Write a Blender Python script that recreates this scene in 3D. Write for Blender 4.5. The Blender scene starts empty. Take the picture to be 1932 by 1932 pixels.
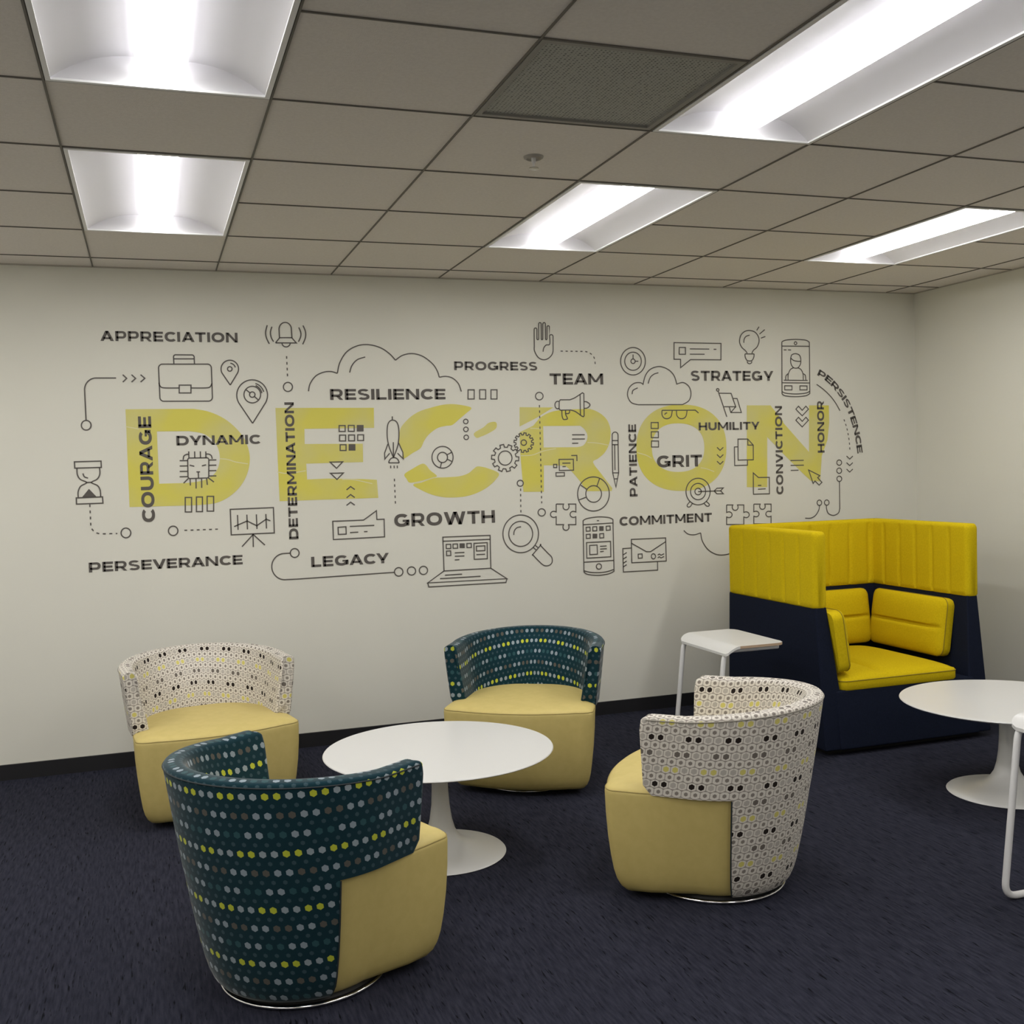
import bpy, bmesh, math, random
from mathutils import Vector, Euler
from mathutils.geometry import tessellate_polygon
PI = math.pi
random.seed(7)
SC = bpy.context.scene
COL = SC.collection

# ------------------------------------------------------------------ camera
H = 2.598                                   # floor to ceiling
CAM = Vector((0.2296, -5.8782, 1.5009)); ROT = Euler((1.5305, 0.0279, -0.3294), 'XYZ'); F = 2003.74
cd = bpy.data.cameras.new('camera'); cam = bpy.data.objects.new('camera', cd); COL.objects.link(cam)
cam.location = CAM; cam.rotation_euler = ROT
cd.sensor_width = 36; cd.lens = F / 1932 * 36; cd.clip_start = 0.05
SC.camera = cam
# ------------------------------------------------------------------ world, exposure
w = bpy.data.worlds.new('world'); SC.world = w; w.use_nodes = True
w.node_tree.nodes['Background'].inputs[0].default_value = (0.5, 0.5, 0.52, 1)
w.node_tree.nodes['Background'].inputs[1].default_value = 0.02
SC.view_settings.view_transform = 'Standard'; SC.view_settings.look = 'None'
SC.view_settings.gamma = 1; SC.view_settings.use_curve_mapping = False
SC.view_settings.exposure = 0.15
LENS = 25.0                                  # strength of the ceiling light lenses
FILL = 14.0                                 # watts of each unseen lamp added to light the walls
TX, TY, D0 = 0.6096, 0.6131, 0.243          # ceiling tile pitch and first row
XR, XL, YB = 5.11, -2.1, -8.2               # right, left and rear wall
def rowy(j): return -(D0 + (j - 1) * TY)
for (i, j) in [(-3, 2), (-3, 5), (-3, 8), (0, 8), (3, 8), (6, 8), (-3, 11), (0, 11), (3, 11), (6, 11)]:  # fill lamps out of view, added to brighten the walls
    ld = bpy.data.lights.new('added_fill_lamp', 'AREA'); ld.shape = 'RECTANGLE'; ld.size = 0.5; ld.size_y = 1.15
    ld.energy = FILL * (.62 if j >= 8 else 1.15); ld.color = (1.0, 0.97, 0.93)
    lo = bpy.data.objects.new('added_fill_lamp', ld); COL.objects.link(lo)
    lo.location = ((i + .5) * TX, (rowy(j) + rowy(j + 2)) / 2, H - 0.012)

# ------------------------------------------------------------------ materials
def mat(name, col, rough=0.6, metal=0.0, spec=0.5, emit=None, strength=0):
    m = bpy.data.materials.new(name); m.use_nodes = True
    b = m.node_tree.nodes['Principled BSDF']
    b.inputs['Base Color'].default_value = (*col, 1); b.inputs['Roughness'].default_value = rough
    b.inputs['Metallic'].default_value = metal; b.inputs['Specular IOR Level'].default_value = spec
    if emit: b.inputs['Emission Color'].default_value = (*emit, 1); b.inputs['Emission Strength'].default_value = strength
    return m
def nd(m, typ, **kw):
    n = m.node_tree.nodes.new(typ)
    for k, v in kw.items(): setattr(n, k, v)
    return n
def noisy(m, c1, c2, scale=(8, 8, 8), detail=3, lo=.35, hi=.65, bump=0.0, bscale=None, coord='Object'):
    nt = m.node_tree; b = nt.nodes['Principled BSDF']
    tc = nd(m, 'ShaderNodeTexCoord'); mp = nd(m, 'ShaderNodeMapping'); mp.inputs['Scale'].default_value = scale
    nz = nd(m, 'ShaderNodeTexNoise'); nz.inputs['Scale'].default_value = 1; nz.inputs['Detail'].default_value = detail
    cr = nd(m, 'ShaderNodeValToRGB'); cr.color_ramp.elements[0].position = lo; cr.color_ramp.elements[1].position = hi
    cr.color_ramp.elements[0].color = (*c1, 1); cr.color_ramp.elements[1].color = (*c2, 1)
    nt.links.new(tc.outputs[coord], mp.inputs['Vector']); nt.links.new(mp.outputs[0], nz.inputs['Vector'])
    nt.links.new(nz.outputs['Fac'], cr.inputs[0]); nt.links.new(cr.outputs[0], b.inputs['Base Color'])
    if bump:
        n2 = nd(m, 'ShaderNodeTexNoise'); n2.inputs['Scale'].default_value = bscale or 200; n2.inputs['Detail'].default_value = 2
        nt.links.new(tc.outputs[coord], n2.inputs['Vector'])
        bp = nd(m, 'ShaderNodeBump'); bp.inputs['Strength'].default_value = bump; bp.inputs['Distance'].default_value = .003
        nt.links.new(n2.outputs['Fac'], bp.inputs['Height']); nt.links.new(bp.outputs[0], b.inputs['Normal'])
    return m
M = {}
M['wall'] = noisy(mat('wall_paint', (.7, .69, .65), .75, spec=.25), (.765, .755, .685), (.785, .775, .70), (1.2, 1.2, 1.2), bump=.04, bscale=260)
M['tile'] = noisy(mat('ceiling_tile', (.6, .57, .52), .95, spec=.1), (.77, .725, .685), (.81, .765, .725), (90, 90, 90), bump=.25, bscale=300)
M['grid'] = mat('ceiling_grid_shade', (.15, .137, .12), .7)
M['angle'] = mat('wall_angle_paint', (.45, .42, .37), .7)
M['carpet'] = mat('carpet_pile', (.02, .02, .03), .95, spec=.1)
M['base'] = mat('baseboard_rubber', (.012, .012, .015), .5)
M['white'] = mat('white_enamel', (.86, .86, .87), .5)
M['reflector'] = mat('reflector_white', (.87, .86, .90), .5, spec=.3)
M['lens'] = mat('light_lens', (1, 1, 1), .5, emit=(1, .985, .955), strength=LENS)
M['lens_side'] = mat('light_lens_side', (.9, .9, .92), .5, emit=(1, .985, .97), strength=LENS * .066)
M['tabletop'] = mat('white_laminate', (.72, .72, .715), .28)
M['tulip'] = mat('white_lacquer', (.80, .80, .79), .3)
M['tube'] = mat('white_powder_coat', (.80, .80, .81), .4)
M['ply'] = mat('plywood_edge', (.50, .36, .24), .6)
M['seat'] = noisy(mat('pale_yellow_vinyl', (.6, .5, .2), .55, spec=.35), (.60, .485, .175), (.63, .51, .19), (30, 30, 30), bump=.06, bscale=400)
M['seam'] = mat('seat_seam', (.36, .28, .09), .7)
M['cord'] = mat('dark_piping', (.02, .03, .035), .7)
M['greycord'] = mat('grey_piping', (.30, .28, .24), .7)
M['black'] = mat('black_plinth', (.006, .006, .007), .5)
M['chrome'] = mat('chrome', (.8, .8, .82), .12, metal=1)
M['navy'] = noisy(mat('navy_upholstery', (.01, .014, .03), .8, spec=.12), (.0065, .0098, .023), (.009, .013, .030), (150, 150, 150), bump=.1, bscale=700)
M['gold'] = noisy(mat('mustard_wool', (.6, .45, .02), .9, spec=.15), (.60, .44, .004), (.67, .50, .007), (140, 140, 140), bump=.15, bscale=600)
M['goldseam'] = mat('mustard_seam', (.30, .22, .008), .9)
M['ink'] = noisy(mat('charcoal_vinyl', (.07, .06, .055), .6), (.098, .088, .080), (.112, .10, .09), (6, 6, 6))
M['lemon'] = noisy(mat('yellow_vinyl', (.6, .55, .1), .6, spec=.3), (.72, .655, .12), (.67, .625, .24), (3.2, 3.2, 3.2), detail=2, lo=.38, hi=.62)
M['pale'] = mat('pale_scratch', (.74, .70, .42), .7)
M['vent'] = mat('vent_grey', (.25, .25, .24), .6)
# vent perforation
def vent_nodes(m):
    nt = m.node_tree; b = nt.nodes['Principled BSDF']
    tc = nd(m, 'ShaderNodeTexCoord'); vo = nd(m, 'ShaderNodeTexVoronoi'); vo.inputs['Scale'].default_value = 85; vo.inputs['Randomness'].default_value = .12
    cr = nd(m, 'ShaderNodeValToRGB'); e = cr.color_ramp.elements
    e[0].position = .28; e[0].color = (.055, .058, .056, 1); e[1].position = .42; e[1].color = (.36, .36, .34, 1)
    nt.links.new(tc.outputs['Object'], vo.inputs['Vector']); nt.links.new(vo.outputs['Distance'], cr.inputs[0]); nt.links.new(cr.outputs[0], b.inputs['Base Color'])
vent_nodes(M['vent'])
def carpet_nodes(m):
    nt = m.node_tree; b = nt.nodes['Principled BSDF']; L = nt.links.new
    tc = nd(m, 'ShaderNodeTexCoord')
    def nz(scale, det):
        mp = nd(m, 'ShaderNodeMapping'); mp.inputs['Scale'].default_value = scale
        n = nd(m, 'ShaderNodeTexNoise'); n.inputs['Scale'].default_value = 1; n.inputs['Detail'].default_value = det
        L(tc.outputs['Object'], mp.inputs[0]); L(mp.outputs[0], n.inputs['Vector']); return n
    a = nz((105, 13, 1), 3); c = nz((120, 13, 1), 2); d = nz((420, 420, 1), 1)
    r1 = nd(m, 'ShaderNodeValToRGB'); e = r1.color_ramp.elements
    e[0].position = .3; e[0].color = (.0145, .0155, .0265, 1); e[1].position = .7; e[1].color = (.033, .0345, .053, 1)
    L(a.outputs['Fac'], r1.inputs[0])
    r2 = nd(m, 'ShaderNodeValToRGB'); e = r2.color_ramp.elements
    e[0].position = .62; e[0].color = (1, 1, 1, 1); e[1].position = .70; e[1].color = (.12, .12, .15, 1)
    L(c.outputs['Fac'], r2.inputs[0])
    mx = nd(m, 'ShaderNodeMixRGB', blend_type='MULTIPLY'); mx.inputs[0].default_value = 1
    L(r1.outputs[0], mx.inputs[1]); L(r2.outputs[0], mx.inputs[2])
    L(mx.outputs[0], b.inputs['Base Color'])
    bp = nd(m, 'ShaderNodeBump'); bp.inputs['Strength'].default_value = .5; bp.inputs['Distance'].default_value = .004
    L(d.outputs['Fac'], bp.inputs['Height']); L(bp.outputs[0], b.inputs['Normal'])
carpet_nodes(M['carpet'])
# woven fabric: honeycomb of hexagon dots laid out on the cloth's own UVs (metres)
def hexfabric(name, base, small, rows, outline=None, ring=None, W=.0315, big=.0093, sm=.0058, sheen=.12):
    m = mat(name, base, .9, spec=.15); nt = m.node_tree; L = nt.links.new; b = nt.nodes['Principled BSDF']
    hh = W * .866
    def ma(op, a, c=None, d=None):
        n = nd(m, 'ShaderNodeMath', operation=op)
        for k, v in enumerate((a, c, d)):
            if v is None: continue
            if isinstance(v, (int, float)): n.inputs[k].default_value = v
            else: L(v, n.inputs[k])
        return n.outputs[0]
    uv = nd(m, 'ShaderNodeUVMap'); sx = nd(m, 'ShaderNodeSeparateXYZ'); L(uv.outputs[0], sx.inputs[0])
    u, v = sx.outputs[0], sx.outputs[1]
    r = ma('FLOOR', ma('DIVIDE', v, hh)); odd = ma('FLOORED_MODULO', r, 2)
    uu = ma('SUBTRACT', ma('DIVIDE', u, W), ma('MULTIPLY', odd, .5)); c = ma('FLOOR', uu)
    dx = ma('MULTIPLY', ma('SUBTRACT', ma('SUBTRACT', uu, c), .5), W)
    dy = ma('SUBTRACT', v, ma('MULTIPLY', ma('ADD', r, .5), hh))
    ax, ay = ma('ABSOLUTE', dx), ma('ABSOLUTE', dy)
    hm = ma('MAXIMUM', ax, ma('ADD', ma('MULTIPLY', ax, .5), ma('MULTIPLY', ay, .866)))
    even = ma('SUBTRACT', 1, odd); rb = ma('FLOOR', ma('DIVIDE', r, 2)); ty = ma('FLOORED_MODULO', rb, 3)
    pair = ma('FLOORED_MODULO', ma('FLOOR', ma('DIVIDE', ma('ADD', c, rb), 2)), 2)
    def mix(f, a, d):
        n = nd(m, 'ShaderNodeMixRGB')
        for k, q in zip((0, 1, 2), (f, a, d)):
            if isinstance(q, tuple): n.inputs[k].default_value = (*q, 1)
            else: L(q, n.inputs[k])
        return n.outputs[0]
    rc = [mix(pair, a, d) for a, d in rows]
    col = mix(ma('GREATER_THAN', ty, 1.5), mix(ma('GREATER_THAN', ty, .5), rc[0], rc[1]), rc[2])
    cur = base
    if ring: cur = mix(ma('MULTIPLY', ma('LESS_THAN', hm, W * .44), ma('GREATER_THAN', hm, .0)), base, ring)
    if outline: cur = mix(ma('GREATER_THAN', hm, W * .5 - .0009), cur, outline)
    wig = nd(m, 'ShaderNodeTexNoise'); wig.inputs['Scale'].default_value = 900; L(uv.outputs[0], wig.inputs['Vector'])
    smc = mix(ma('GREATER_THAN', wig.outputs['Fac'], .5), small, tuple(.7 * x + .3 * y for x, y in zip(small, base)))
    cur = mix(ma('MULTIPLY', odd, ma('LESS_THAN', hm, sm)), cur, smc)
    cur = mix(ma('MULTIPLY', even, ma('LESS_THAN', hm, big)), cur, col)
    L(cur, b.inputs['Base Color']); b.inputs['Sheen Weight'].default_value = sheen; b.inputs['Sheen Roughness'].default_value = .35
    return m
M['teal'] = hexfabric('teal_dot_fabric', (.006, .032, .045), (.045, .085, .105),
    [((.50, .55, .05), (.30, .36, .40)), ((.27, .33, .38), (.028, .085, .10)), ((.27, .33, .38), (.105, .10, .088))], sheen=.30)
M['cream'] = hexfabric('cream_hexagon_fabric', (.66, .62, .56), (.19, .165, .145),
    [((.66, .60, .18), (.48, .45, .41)), ((.16, .14, .125), (.49, .455, .415)), ((.022, .016, .014), (.50, .465, .425))],
    outline=(.31, .28, .25), ring=(.73, .69, .63), sm=.0064)

# ------------------------------------------------------------------ helpers
def link(name, me, m=None, parent=None, smooth=False):
    o = bpy.data.objects.new(name, me); COL.objects.link(o)
    if m is not None:
        for q in (m if isinstance(m, (list, tuple)) else [m]): me.materials.append(q)
    if parent is not None: o.parent = parent
    if smooth:
        for f in me.polygons: f.use_smooth = True
        me.set_sharp_from_angle(angle=math.radians(48))
    return o
def from_bm(name, bm, m, parent=None, smooth=False, fix=True):
    if fix: bmesh.ops.recalc_face_normals(bm, faces=bm.faces)
    me = bpy.data.meshes.new(name); bm.to_mesh(me); bm.free()
    return link(name, me, m, parent, smooth)
def tag(o, label, cat, group=None, kind='thing'):
    o['label'] = label; o['category'] = cat; o['kind'] = kind
    if group: o['group'] = group
    return o
def struct(o): o['kind'] = 'structure'; return o
def thing(name, label, cat, loc=(0, 0, 0), rz=0, group=None):
    o = bpy.data.objects.new(name, None); COL.objects.link(o); o.location = loc; o.rotation_euler = (0, 0, rz); o.empty_display_size = .1
    return tag(o, label, cat, group)
def dup(root, loc, rz=0):
    def cp(o, par):
        c = o.copy(); COL.objects.link(c); c.parent = par
        for ch in list(o.children): cp(ch, c)
        return c
    r = cp(root, None); r.location = loc; r.rotation_euler = (0, 0, rz); return r
def box(bm, x0, x1, y0, y1, z0, z1):
    v = [bm.verts.new(p) for p in ((x0, y0, z0), (x1, y0, z0), (x1, y1, z0), (x0, y1, z0), (x0, y0, z1), (x1, y0, z1), (x1, y1, z1), (x0, y1, z1))]
    for f in ((3, 2, 1, 0), (4, 5, 6, 7), (0, 1, 5, 4), (1, 2, 6, 5), (2, 3, 7, 6), (3, 0, 4, 7)): bm.faces.new([v[k] for k in f])
def quad(bm, *p): bm.faces.new([bm.verts.new(q) for q in p])
def tube(bm, pts, r, n=12, closed=False):
    pts = [Vector(p) for p in pts]; N = len(pts); rings = []; up = None
    for i, p in enumerate(pts):
        a = pts[i - 1] if (i or closed) else p; b = pts[(i + 1) % N] if (i < N - 1 or closed) else p
        t = (b - a).normalized()
        if up is None: up = Vector((0, 0, 1)) if abs(t.z) < .9 else Vector((1, 0, 0))
        x = up.cross(t).normalized(); y = t.cross(x).normalized(); up = y
        rings.append([bm.verts.new(p + r * (math.cos(2 * PI * k / n) * x + math.sin(2 * PI * k / n) * y)) for k in range(n)])
    for i in range(N if closed else N - 1):
        A, B = rings[i], rings[(i + 1) % N]
        for k in range(n): bm.faces.new((A[k], A[(k + 1) % n], B[(k + 1) % n], B[k]))
    if not closed: bm.faces.new(rings[0]); bm.faces.new(rings[-1])
def fillet(pts, rad, n=6):
    out = [Vector(pts[0])]
    for i in range(1, len(pts) - 1):
        p = Vector(pts[i]); a = Vector(pts[i - 1]) - p; b = Vector(pts[i + 1]) - p
        d = min(rad, a.length * .45, b.length * .45); A = p + a.normalized() * d; B = p + b.normalized() * d
        for k in range(n + 1):
            t = k / n; out.append((1 - t) ** 2 * A + 2 * t * (1 - t) * p + t * t * B)
    out.append(Vector(pts[-1])); return out
def lathe(bm, prof, n=64):
    rings = []
    for r, z in prof:
        rings.append([bm.verts.new((r * math.cos(2 * PI * k / n), r * math.sin(2 * PI * k / n), z)) for k in range(n)] if r > 1e-6 else [bm.verts.new((0, 0, z))])
    for A, B in zip(rings, rings[1:]):
        for k in range(n):
            q = [A[k % len(A)], A[(k + 1) % len(A)], B[(k + 1) % len(B)], B[k % len(B)]]
            q = list(dict.fromkeys(q))
            if len(q) > 2: bm.faces.new(q)
def loft(bm, rings, cap0=True, cap1=True):
    V = [[bm.verts.new(p) for p in r] for r in rings]; n = len(V[0])
    for A, B in zip(V, V[1:]):
        for k in range(n): bm.faces.new((A[k], A[(k + 1) % n], B[(k + 1) % n], B[k]))
    if cap0: bm.faces.new(V[0])
    if cap1: bm.faces.new(V[-1])
    return V

# ------------------------------------------------------------------ room shell
def plane(name, m, *p):
    bm = bmesh.new(); quad(bm, *p); return struct(from_bm(name, bm, M[m], fix=False))
plane('floor', 'carpet', (XL, YB, 0), (XR, YB, 0), (XR, 0, 0), (XL, 0, 0))
plane('wall_back', 'wall', (XL, 0, 0), (XR, 0, 0), (XR, 0, H), (XL, 0, H))
plane('wall_right', 'wall', (XR, 0, 0), (XR, YB, 0), (XR, YB, H), (XR, 0, H))
plane('wall_left', 'wall', (XL, YB, 0), (XL, 0, 0), (XL, 0, H), (XL, YB, H))
plane('wall_rear', 'wall', (XR, YB, 0), (XL, YB, 0), (XL, YB, H), (XR, YB, H))
def skirt(name, x0, x1, y0, y1):
    bm = bmesh.new(); box(bm, x0, x1, y0, y1, 0, .078)
    struct(from_bm(name, bm, M['base']))
skirt('baseboard_back', XL, XR, -.012, -.0005); skirt('baseboard_right', XR - .012, XR - .0005, YB, -.012)
# ceiling: one slab of lay-in tiles, open where the lights and the vent sit
LIGHTS = [(0, 2), (0, 5), (3, 2), (3, 5), (6, 2), (6, 5)]  # the last one is out of view, added to light the right wall
VENT = (2, 5)
holes = {(i, j + k) for i, j in LIGHTS for k in (0, 1)} | {VENT}
bm = bmesh.new(); I0, I1, J1 = -6, 9, 15
xs = lambda i: min(max(i * TX, XL), XR)
ys = lambda j: 0.0 if j == 0 else max(rowy(j), YB)
for i in range(I0, I1):
    for j in range(0, J1 + 1):
        if (i, j) in holes: continue
        x0, x1, y1, y0 = xs(i), xs(i + 1), ys(j), ys(j + 1)
        if x1 - x0 < 1e-4 or y1 - y0 < 1e-4: continue
        quad(bm, (x0, y0, H), (x0, y1, H), (x1, y1, H), (x1, y0, H))
        if i + 1 == I1 or j > J1: continue
bmesh.ops.remove_doubles(bm, verts=bm.verts, dist=1e-5)
struct(from_bm('ceiling', bm, M['tile'], fix=False))
# suspension grid between the tiles, shadow of the reveals put into its dark colour
bm = bmesh.new(); gw, gd = .0032, .004
for i in range(I0 + 1, I1):
    x = i * TX
    if XL < x < XR: box(bm, x - gw, x + gw, YB, -.001, H - gd, H + .004)
for j in range(1, J1 + 1):
    y = rowy(j)
    if y < YB: continue
    for i in range(I0, I1):
        if (i, j) in holes and (i, j - 1) in holes: continue
        x0, x1 = max(i * TX + gw, XL), min((i + 1) * TX - gw, XR)
        if x1 > x0: box(bm, x0, x1, y - gw * .8, y + gw * .8, H - gd, H + .004)
struct(from_bm('trim_1', bm, M['grid']))
bm = bmesh.new(); box(bm, XL, XR, -.012, -.0005, H - .006, H + .004); box(bm, XR - .012, XR - .0005, YB, -.012, H - .006, H + .004)
struct(from_bm('trim_2', bm, M['angle']))

# recessed lights
def make_light():
    root = thing('ceiling_light', '', 'ceiling light', group='recessed ceiling lights')
    hx, hy = TX / 2 - .0058, TY - .0058
    bm = bmesh.new(); fw = .014
    for a in ((-hx, hx, -hy, -hy + fw), (-hx, hx, hy - fw, hy), (-hx, -hx + fw, -hy + fw, hy - fw), (hx - fw, hx, -hy + fw, hy - fw)):
        box(bm, *a, -.006, .006)
    bmesh.ops.translate(bm, verts=bm.verts, vec=(0, 0, 0)); from_bm('frame', bm, M['white'], root)
    rx, ry = hx - fw, hy - fw; lx, ly = .068, ry - .045; zt = .062
    bm = bmesh.new()
    prof = [(rx - (rx - lx) * (1 - math.cos(t)), zt * math.sin(t)) for t in [k * PI / 2 / 9 for k in range(10)]]
    prof = [(rx, 0)] + [(rx - (rx - lx) * k / 8, zt * (1 - (1 - k / 8) ** 2.2)) for k in range(1, 9)]
    for s in (-1, 1):
        V = [[bm.verts.new((s * x, e * (ry - .035 * z / zt), z)) for e in (-1, 1)] for x, z in prof]
        for A, B in zip(V, V[1:]): bm.faces.new((A[0], A[1], B[1], B[0]))
    quad(bm, (-lx, -ry, zt), (lx, -ry, zt), (lx, ry, zt), (-lx, ry, zt))
    for e in (-1, 1):
        quad(bm, (-rx, e * ry, 0), (rx, e * ry, 0), (rx, e * (ry - .035), zt), (-rx, e * (ry - .035), zt))
    from_bm('reflector', bm, M['reflector'], root, smooth=True, fix=False)
    # the lens: a shallow bowed diffuser hung just inside the rim; its back throws a little light up into the reflector
    bm = bmesh.new()
    prof = [(lx, .020), (lx * .97, .016), (lx * .7, .012), (0, .010)]; prof = prof + [(-x, z) for x, z in prof[-2::-1]]
    V = [[bm.verts.new((x, e, z)) for x, z in prof] for e in (-ly, ly)]
    for k in range(len(prof) - 1): bm.faces.new((V[0][k], V[0][k + 1], V[1][k + 1], V[1][k]))
    for e in V: bm.faces.new(e)
    f = bm.faces.new((V[0][0], V[1][0], V[1][-1], V[0][-1])); f.material_index = 1
    from_bm('lens', bm, [M['lens'], M['lens_side']], root)
    for y in (-ly + .03, ly - .03):
        bm = bmesh.new(); box(bm, -.012, .012, y - .006, y + .006, .0205, zt - .001); from_bm('lens_bracket', bm, M['reflector'], root)
    return root
LL = ['recessed ceiling light above the word APPRECIATION, nearer the mural wall', 'big recessed ceiling light at upper left, cut off by the top edge of the photo',
      'recessed ceiling light above the words PROGRESS and TEAM', 'long recessed ceiling light beside the perforated vent, running out of the top right',
      'recessed ceiling light nearest the right hand wall corner', 'added recessed ceiling light just outside the right edge of the view']
l0 = make_light()
for k, ((i, j), lb) in enumerate(zip(LIGHTS, LL)):
    o = l0 if k == 0 else dup(l0, (0, 0, 0))
    o.location = ((i + .5) * TX, (rowy(j) + rowy(j + 2)) / 2, H); o['label'] = lb
# vent
vt = thing('ceiling_vent', 'grey perforated ceiling vent panel beside the long ceiling light', 'air vent', ((VENT[0] + .5) * TX, (rowy(5) + rowy(6)) / 2, H))
hx = TX / 2 - .0058
bm = bmesh.new(); box(bm, -hx + .018, hx - .018, -hx + .018, hx - .018, .004, .012); from_bm('perforated_panel', bm, M['vent'], vt)
bm = bmesh.new()
for a in ((-hx, hx, -hx, -hx + .018), (-hx, hx, hx - .018, hx), (-hx, -hx + .018, -hx + .018, hx - .018), (hx - .018, hx, -hx + .018, hx - .018)): box(bm, *a, -.003, .012)
from_bm('frame', bm, mat('vent_frame', (.28, .27, .25), .6), vt)
# sprinkler
sp = thing('sprinkler_head', 'small white sprinkler head on the ceiling between vent and light', 'sprinkler', (1.555, -2.33, H))
bm = bmesh.new(); lathe(bm, [(.0, 0), (.036, 0), (.034, -.006), (.026, -.010), (.022, -.004), (0, -.004)], 24); from_bm('escutcheon', bm, mat('sprinkler_ring', (.36, .34, .31), .5), sp, True)
bm = bmesh.new(); lathe(bm, [(.0, -.004), (.008, -.004), (.008, -.02), (.004, -.024), (.004, -.04), (0, -.04)], 12); from_bm('nozzle', bm, M['white'], sp)
bm = bmesh.new(); lathe(bm, [(0, -.040), (.017, -.040), (.018, -.043), (0, -.045)], 16); from_bm('deflector', bm, mat('sprinkler_metal', (.45, .43, .4), .3, metal=.6), sp)

# ------------------------------------------------------------------ swivel tub chairs
def RZ(z):
    T = [(.02, .235), (.028, .252), (.045, .266), (.07, .277), (.10, .286), (.17, .302), (.26, .319), (.388, .340), (.52, .356), (.664, .372), (.70, .375)]
    if z <= T[0][0]: return T[0][1]
    for (a, ra), (b, rb) in zip(T, T[1:]):
        if z <= b: return ra + (rb - ra) * (z - a) / (b - a)
    return T[-1][1]
YA, YD = -.150, .118                          # arm fronts, and where the lower wrap ends
def path_pt(s, R):
    """point on the wrap's plan, s metres from the middle of the back; half circle, then straight arms"""
    q = R * PI / 2; a = abs(s); sg = 1 if s >= 0 else -1
    if a <= q: return sg * R * math.sin(a / R), R * math.cos(a / R) * (1 + max(0, R - .34) * 1.0), sg * math.sin(a / R), math.cos(a / R)
    return sg * (R + .02 * (a - q)), -(a - q), sg, 0.0
def seat_outline(R, kf=1.0):
    """closed plan of the seat: round back, sides that widen forwards, bowed front with soft corners"""
    k = kf; half = []
    for t in range(25): a = t / 24 * PI / 2; half.append((R * .985 * math.sin(a), R * .985 * math.cos(a)))
    cx, cy, cr = .352 * k, -.285 * k, .075 * k
    for t in range(1, 6): half.append((R * .985 + (cx - R * .985) * t / 6, (cy + cr) * t / 6))
    for t in range(7):
        a = t / 6 * PI / 2; half.append((cx - cr + cr * math.cos(a), cy + cr * .0 + cr - cr - cr * math.sin(a) * .62 + cr * .35))
    x1, y1 = half[-1]; f = -.352 * k
    for t in range(1, 9): q = t / 8; half.append((x1 * (1 - q), y1 + (f - y1) * (1 - (1 - q) ** 2)))
    return half + [(-x, y) for x, y in half[-2:0:-1]]
def KF(z):
    T = [(.02, .80), (.03, .855), (.06, .905), (.10, .935), (.16, .962), (.24, .985), (.32, .997), (.388, 1.0), (.5, 1.0)]
    for (a, ra), (b, rb) in zip(T, T[1:]):
        if z <= b: return ra + (rb - ra) * (max(z, a) - a) / (b - a)
def grid_mesh(bm, uvl, rows, uvs, closed_u=False):
    V = [[bm.verts.new(p) for p in r] for r in rows]
    for i in range(len(V) - 1):
        for j in range(len(V[0]) - 1):
            f = bm.faces.new((V[i][j], V[i][j + 1], V[i + 1][j + 1], V[i + 1][j]))
            for lp, (a, c) in zip(f.loops, ((i, j), (i, j + 1), (i + 1, j + 1), (i + 1, j))): lp[uvl].uv = uvs[a][c]
    return V
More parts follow.
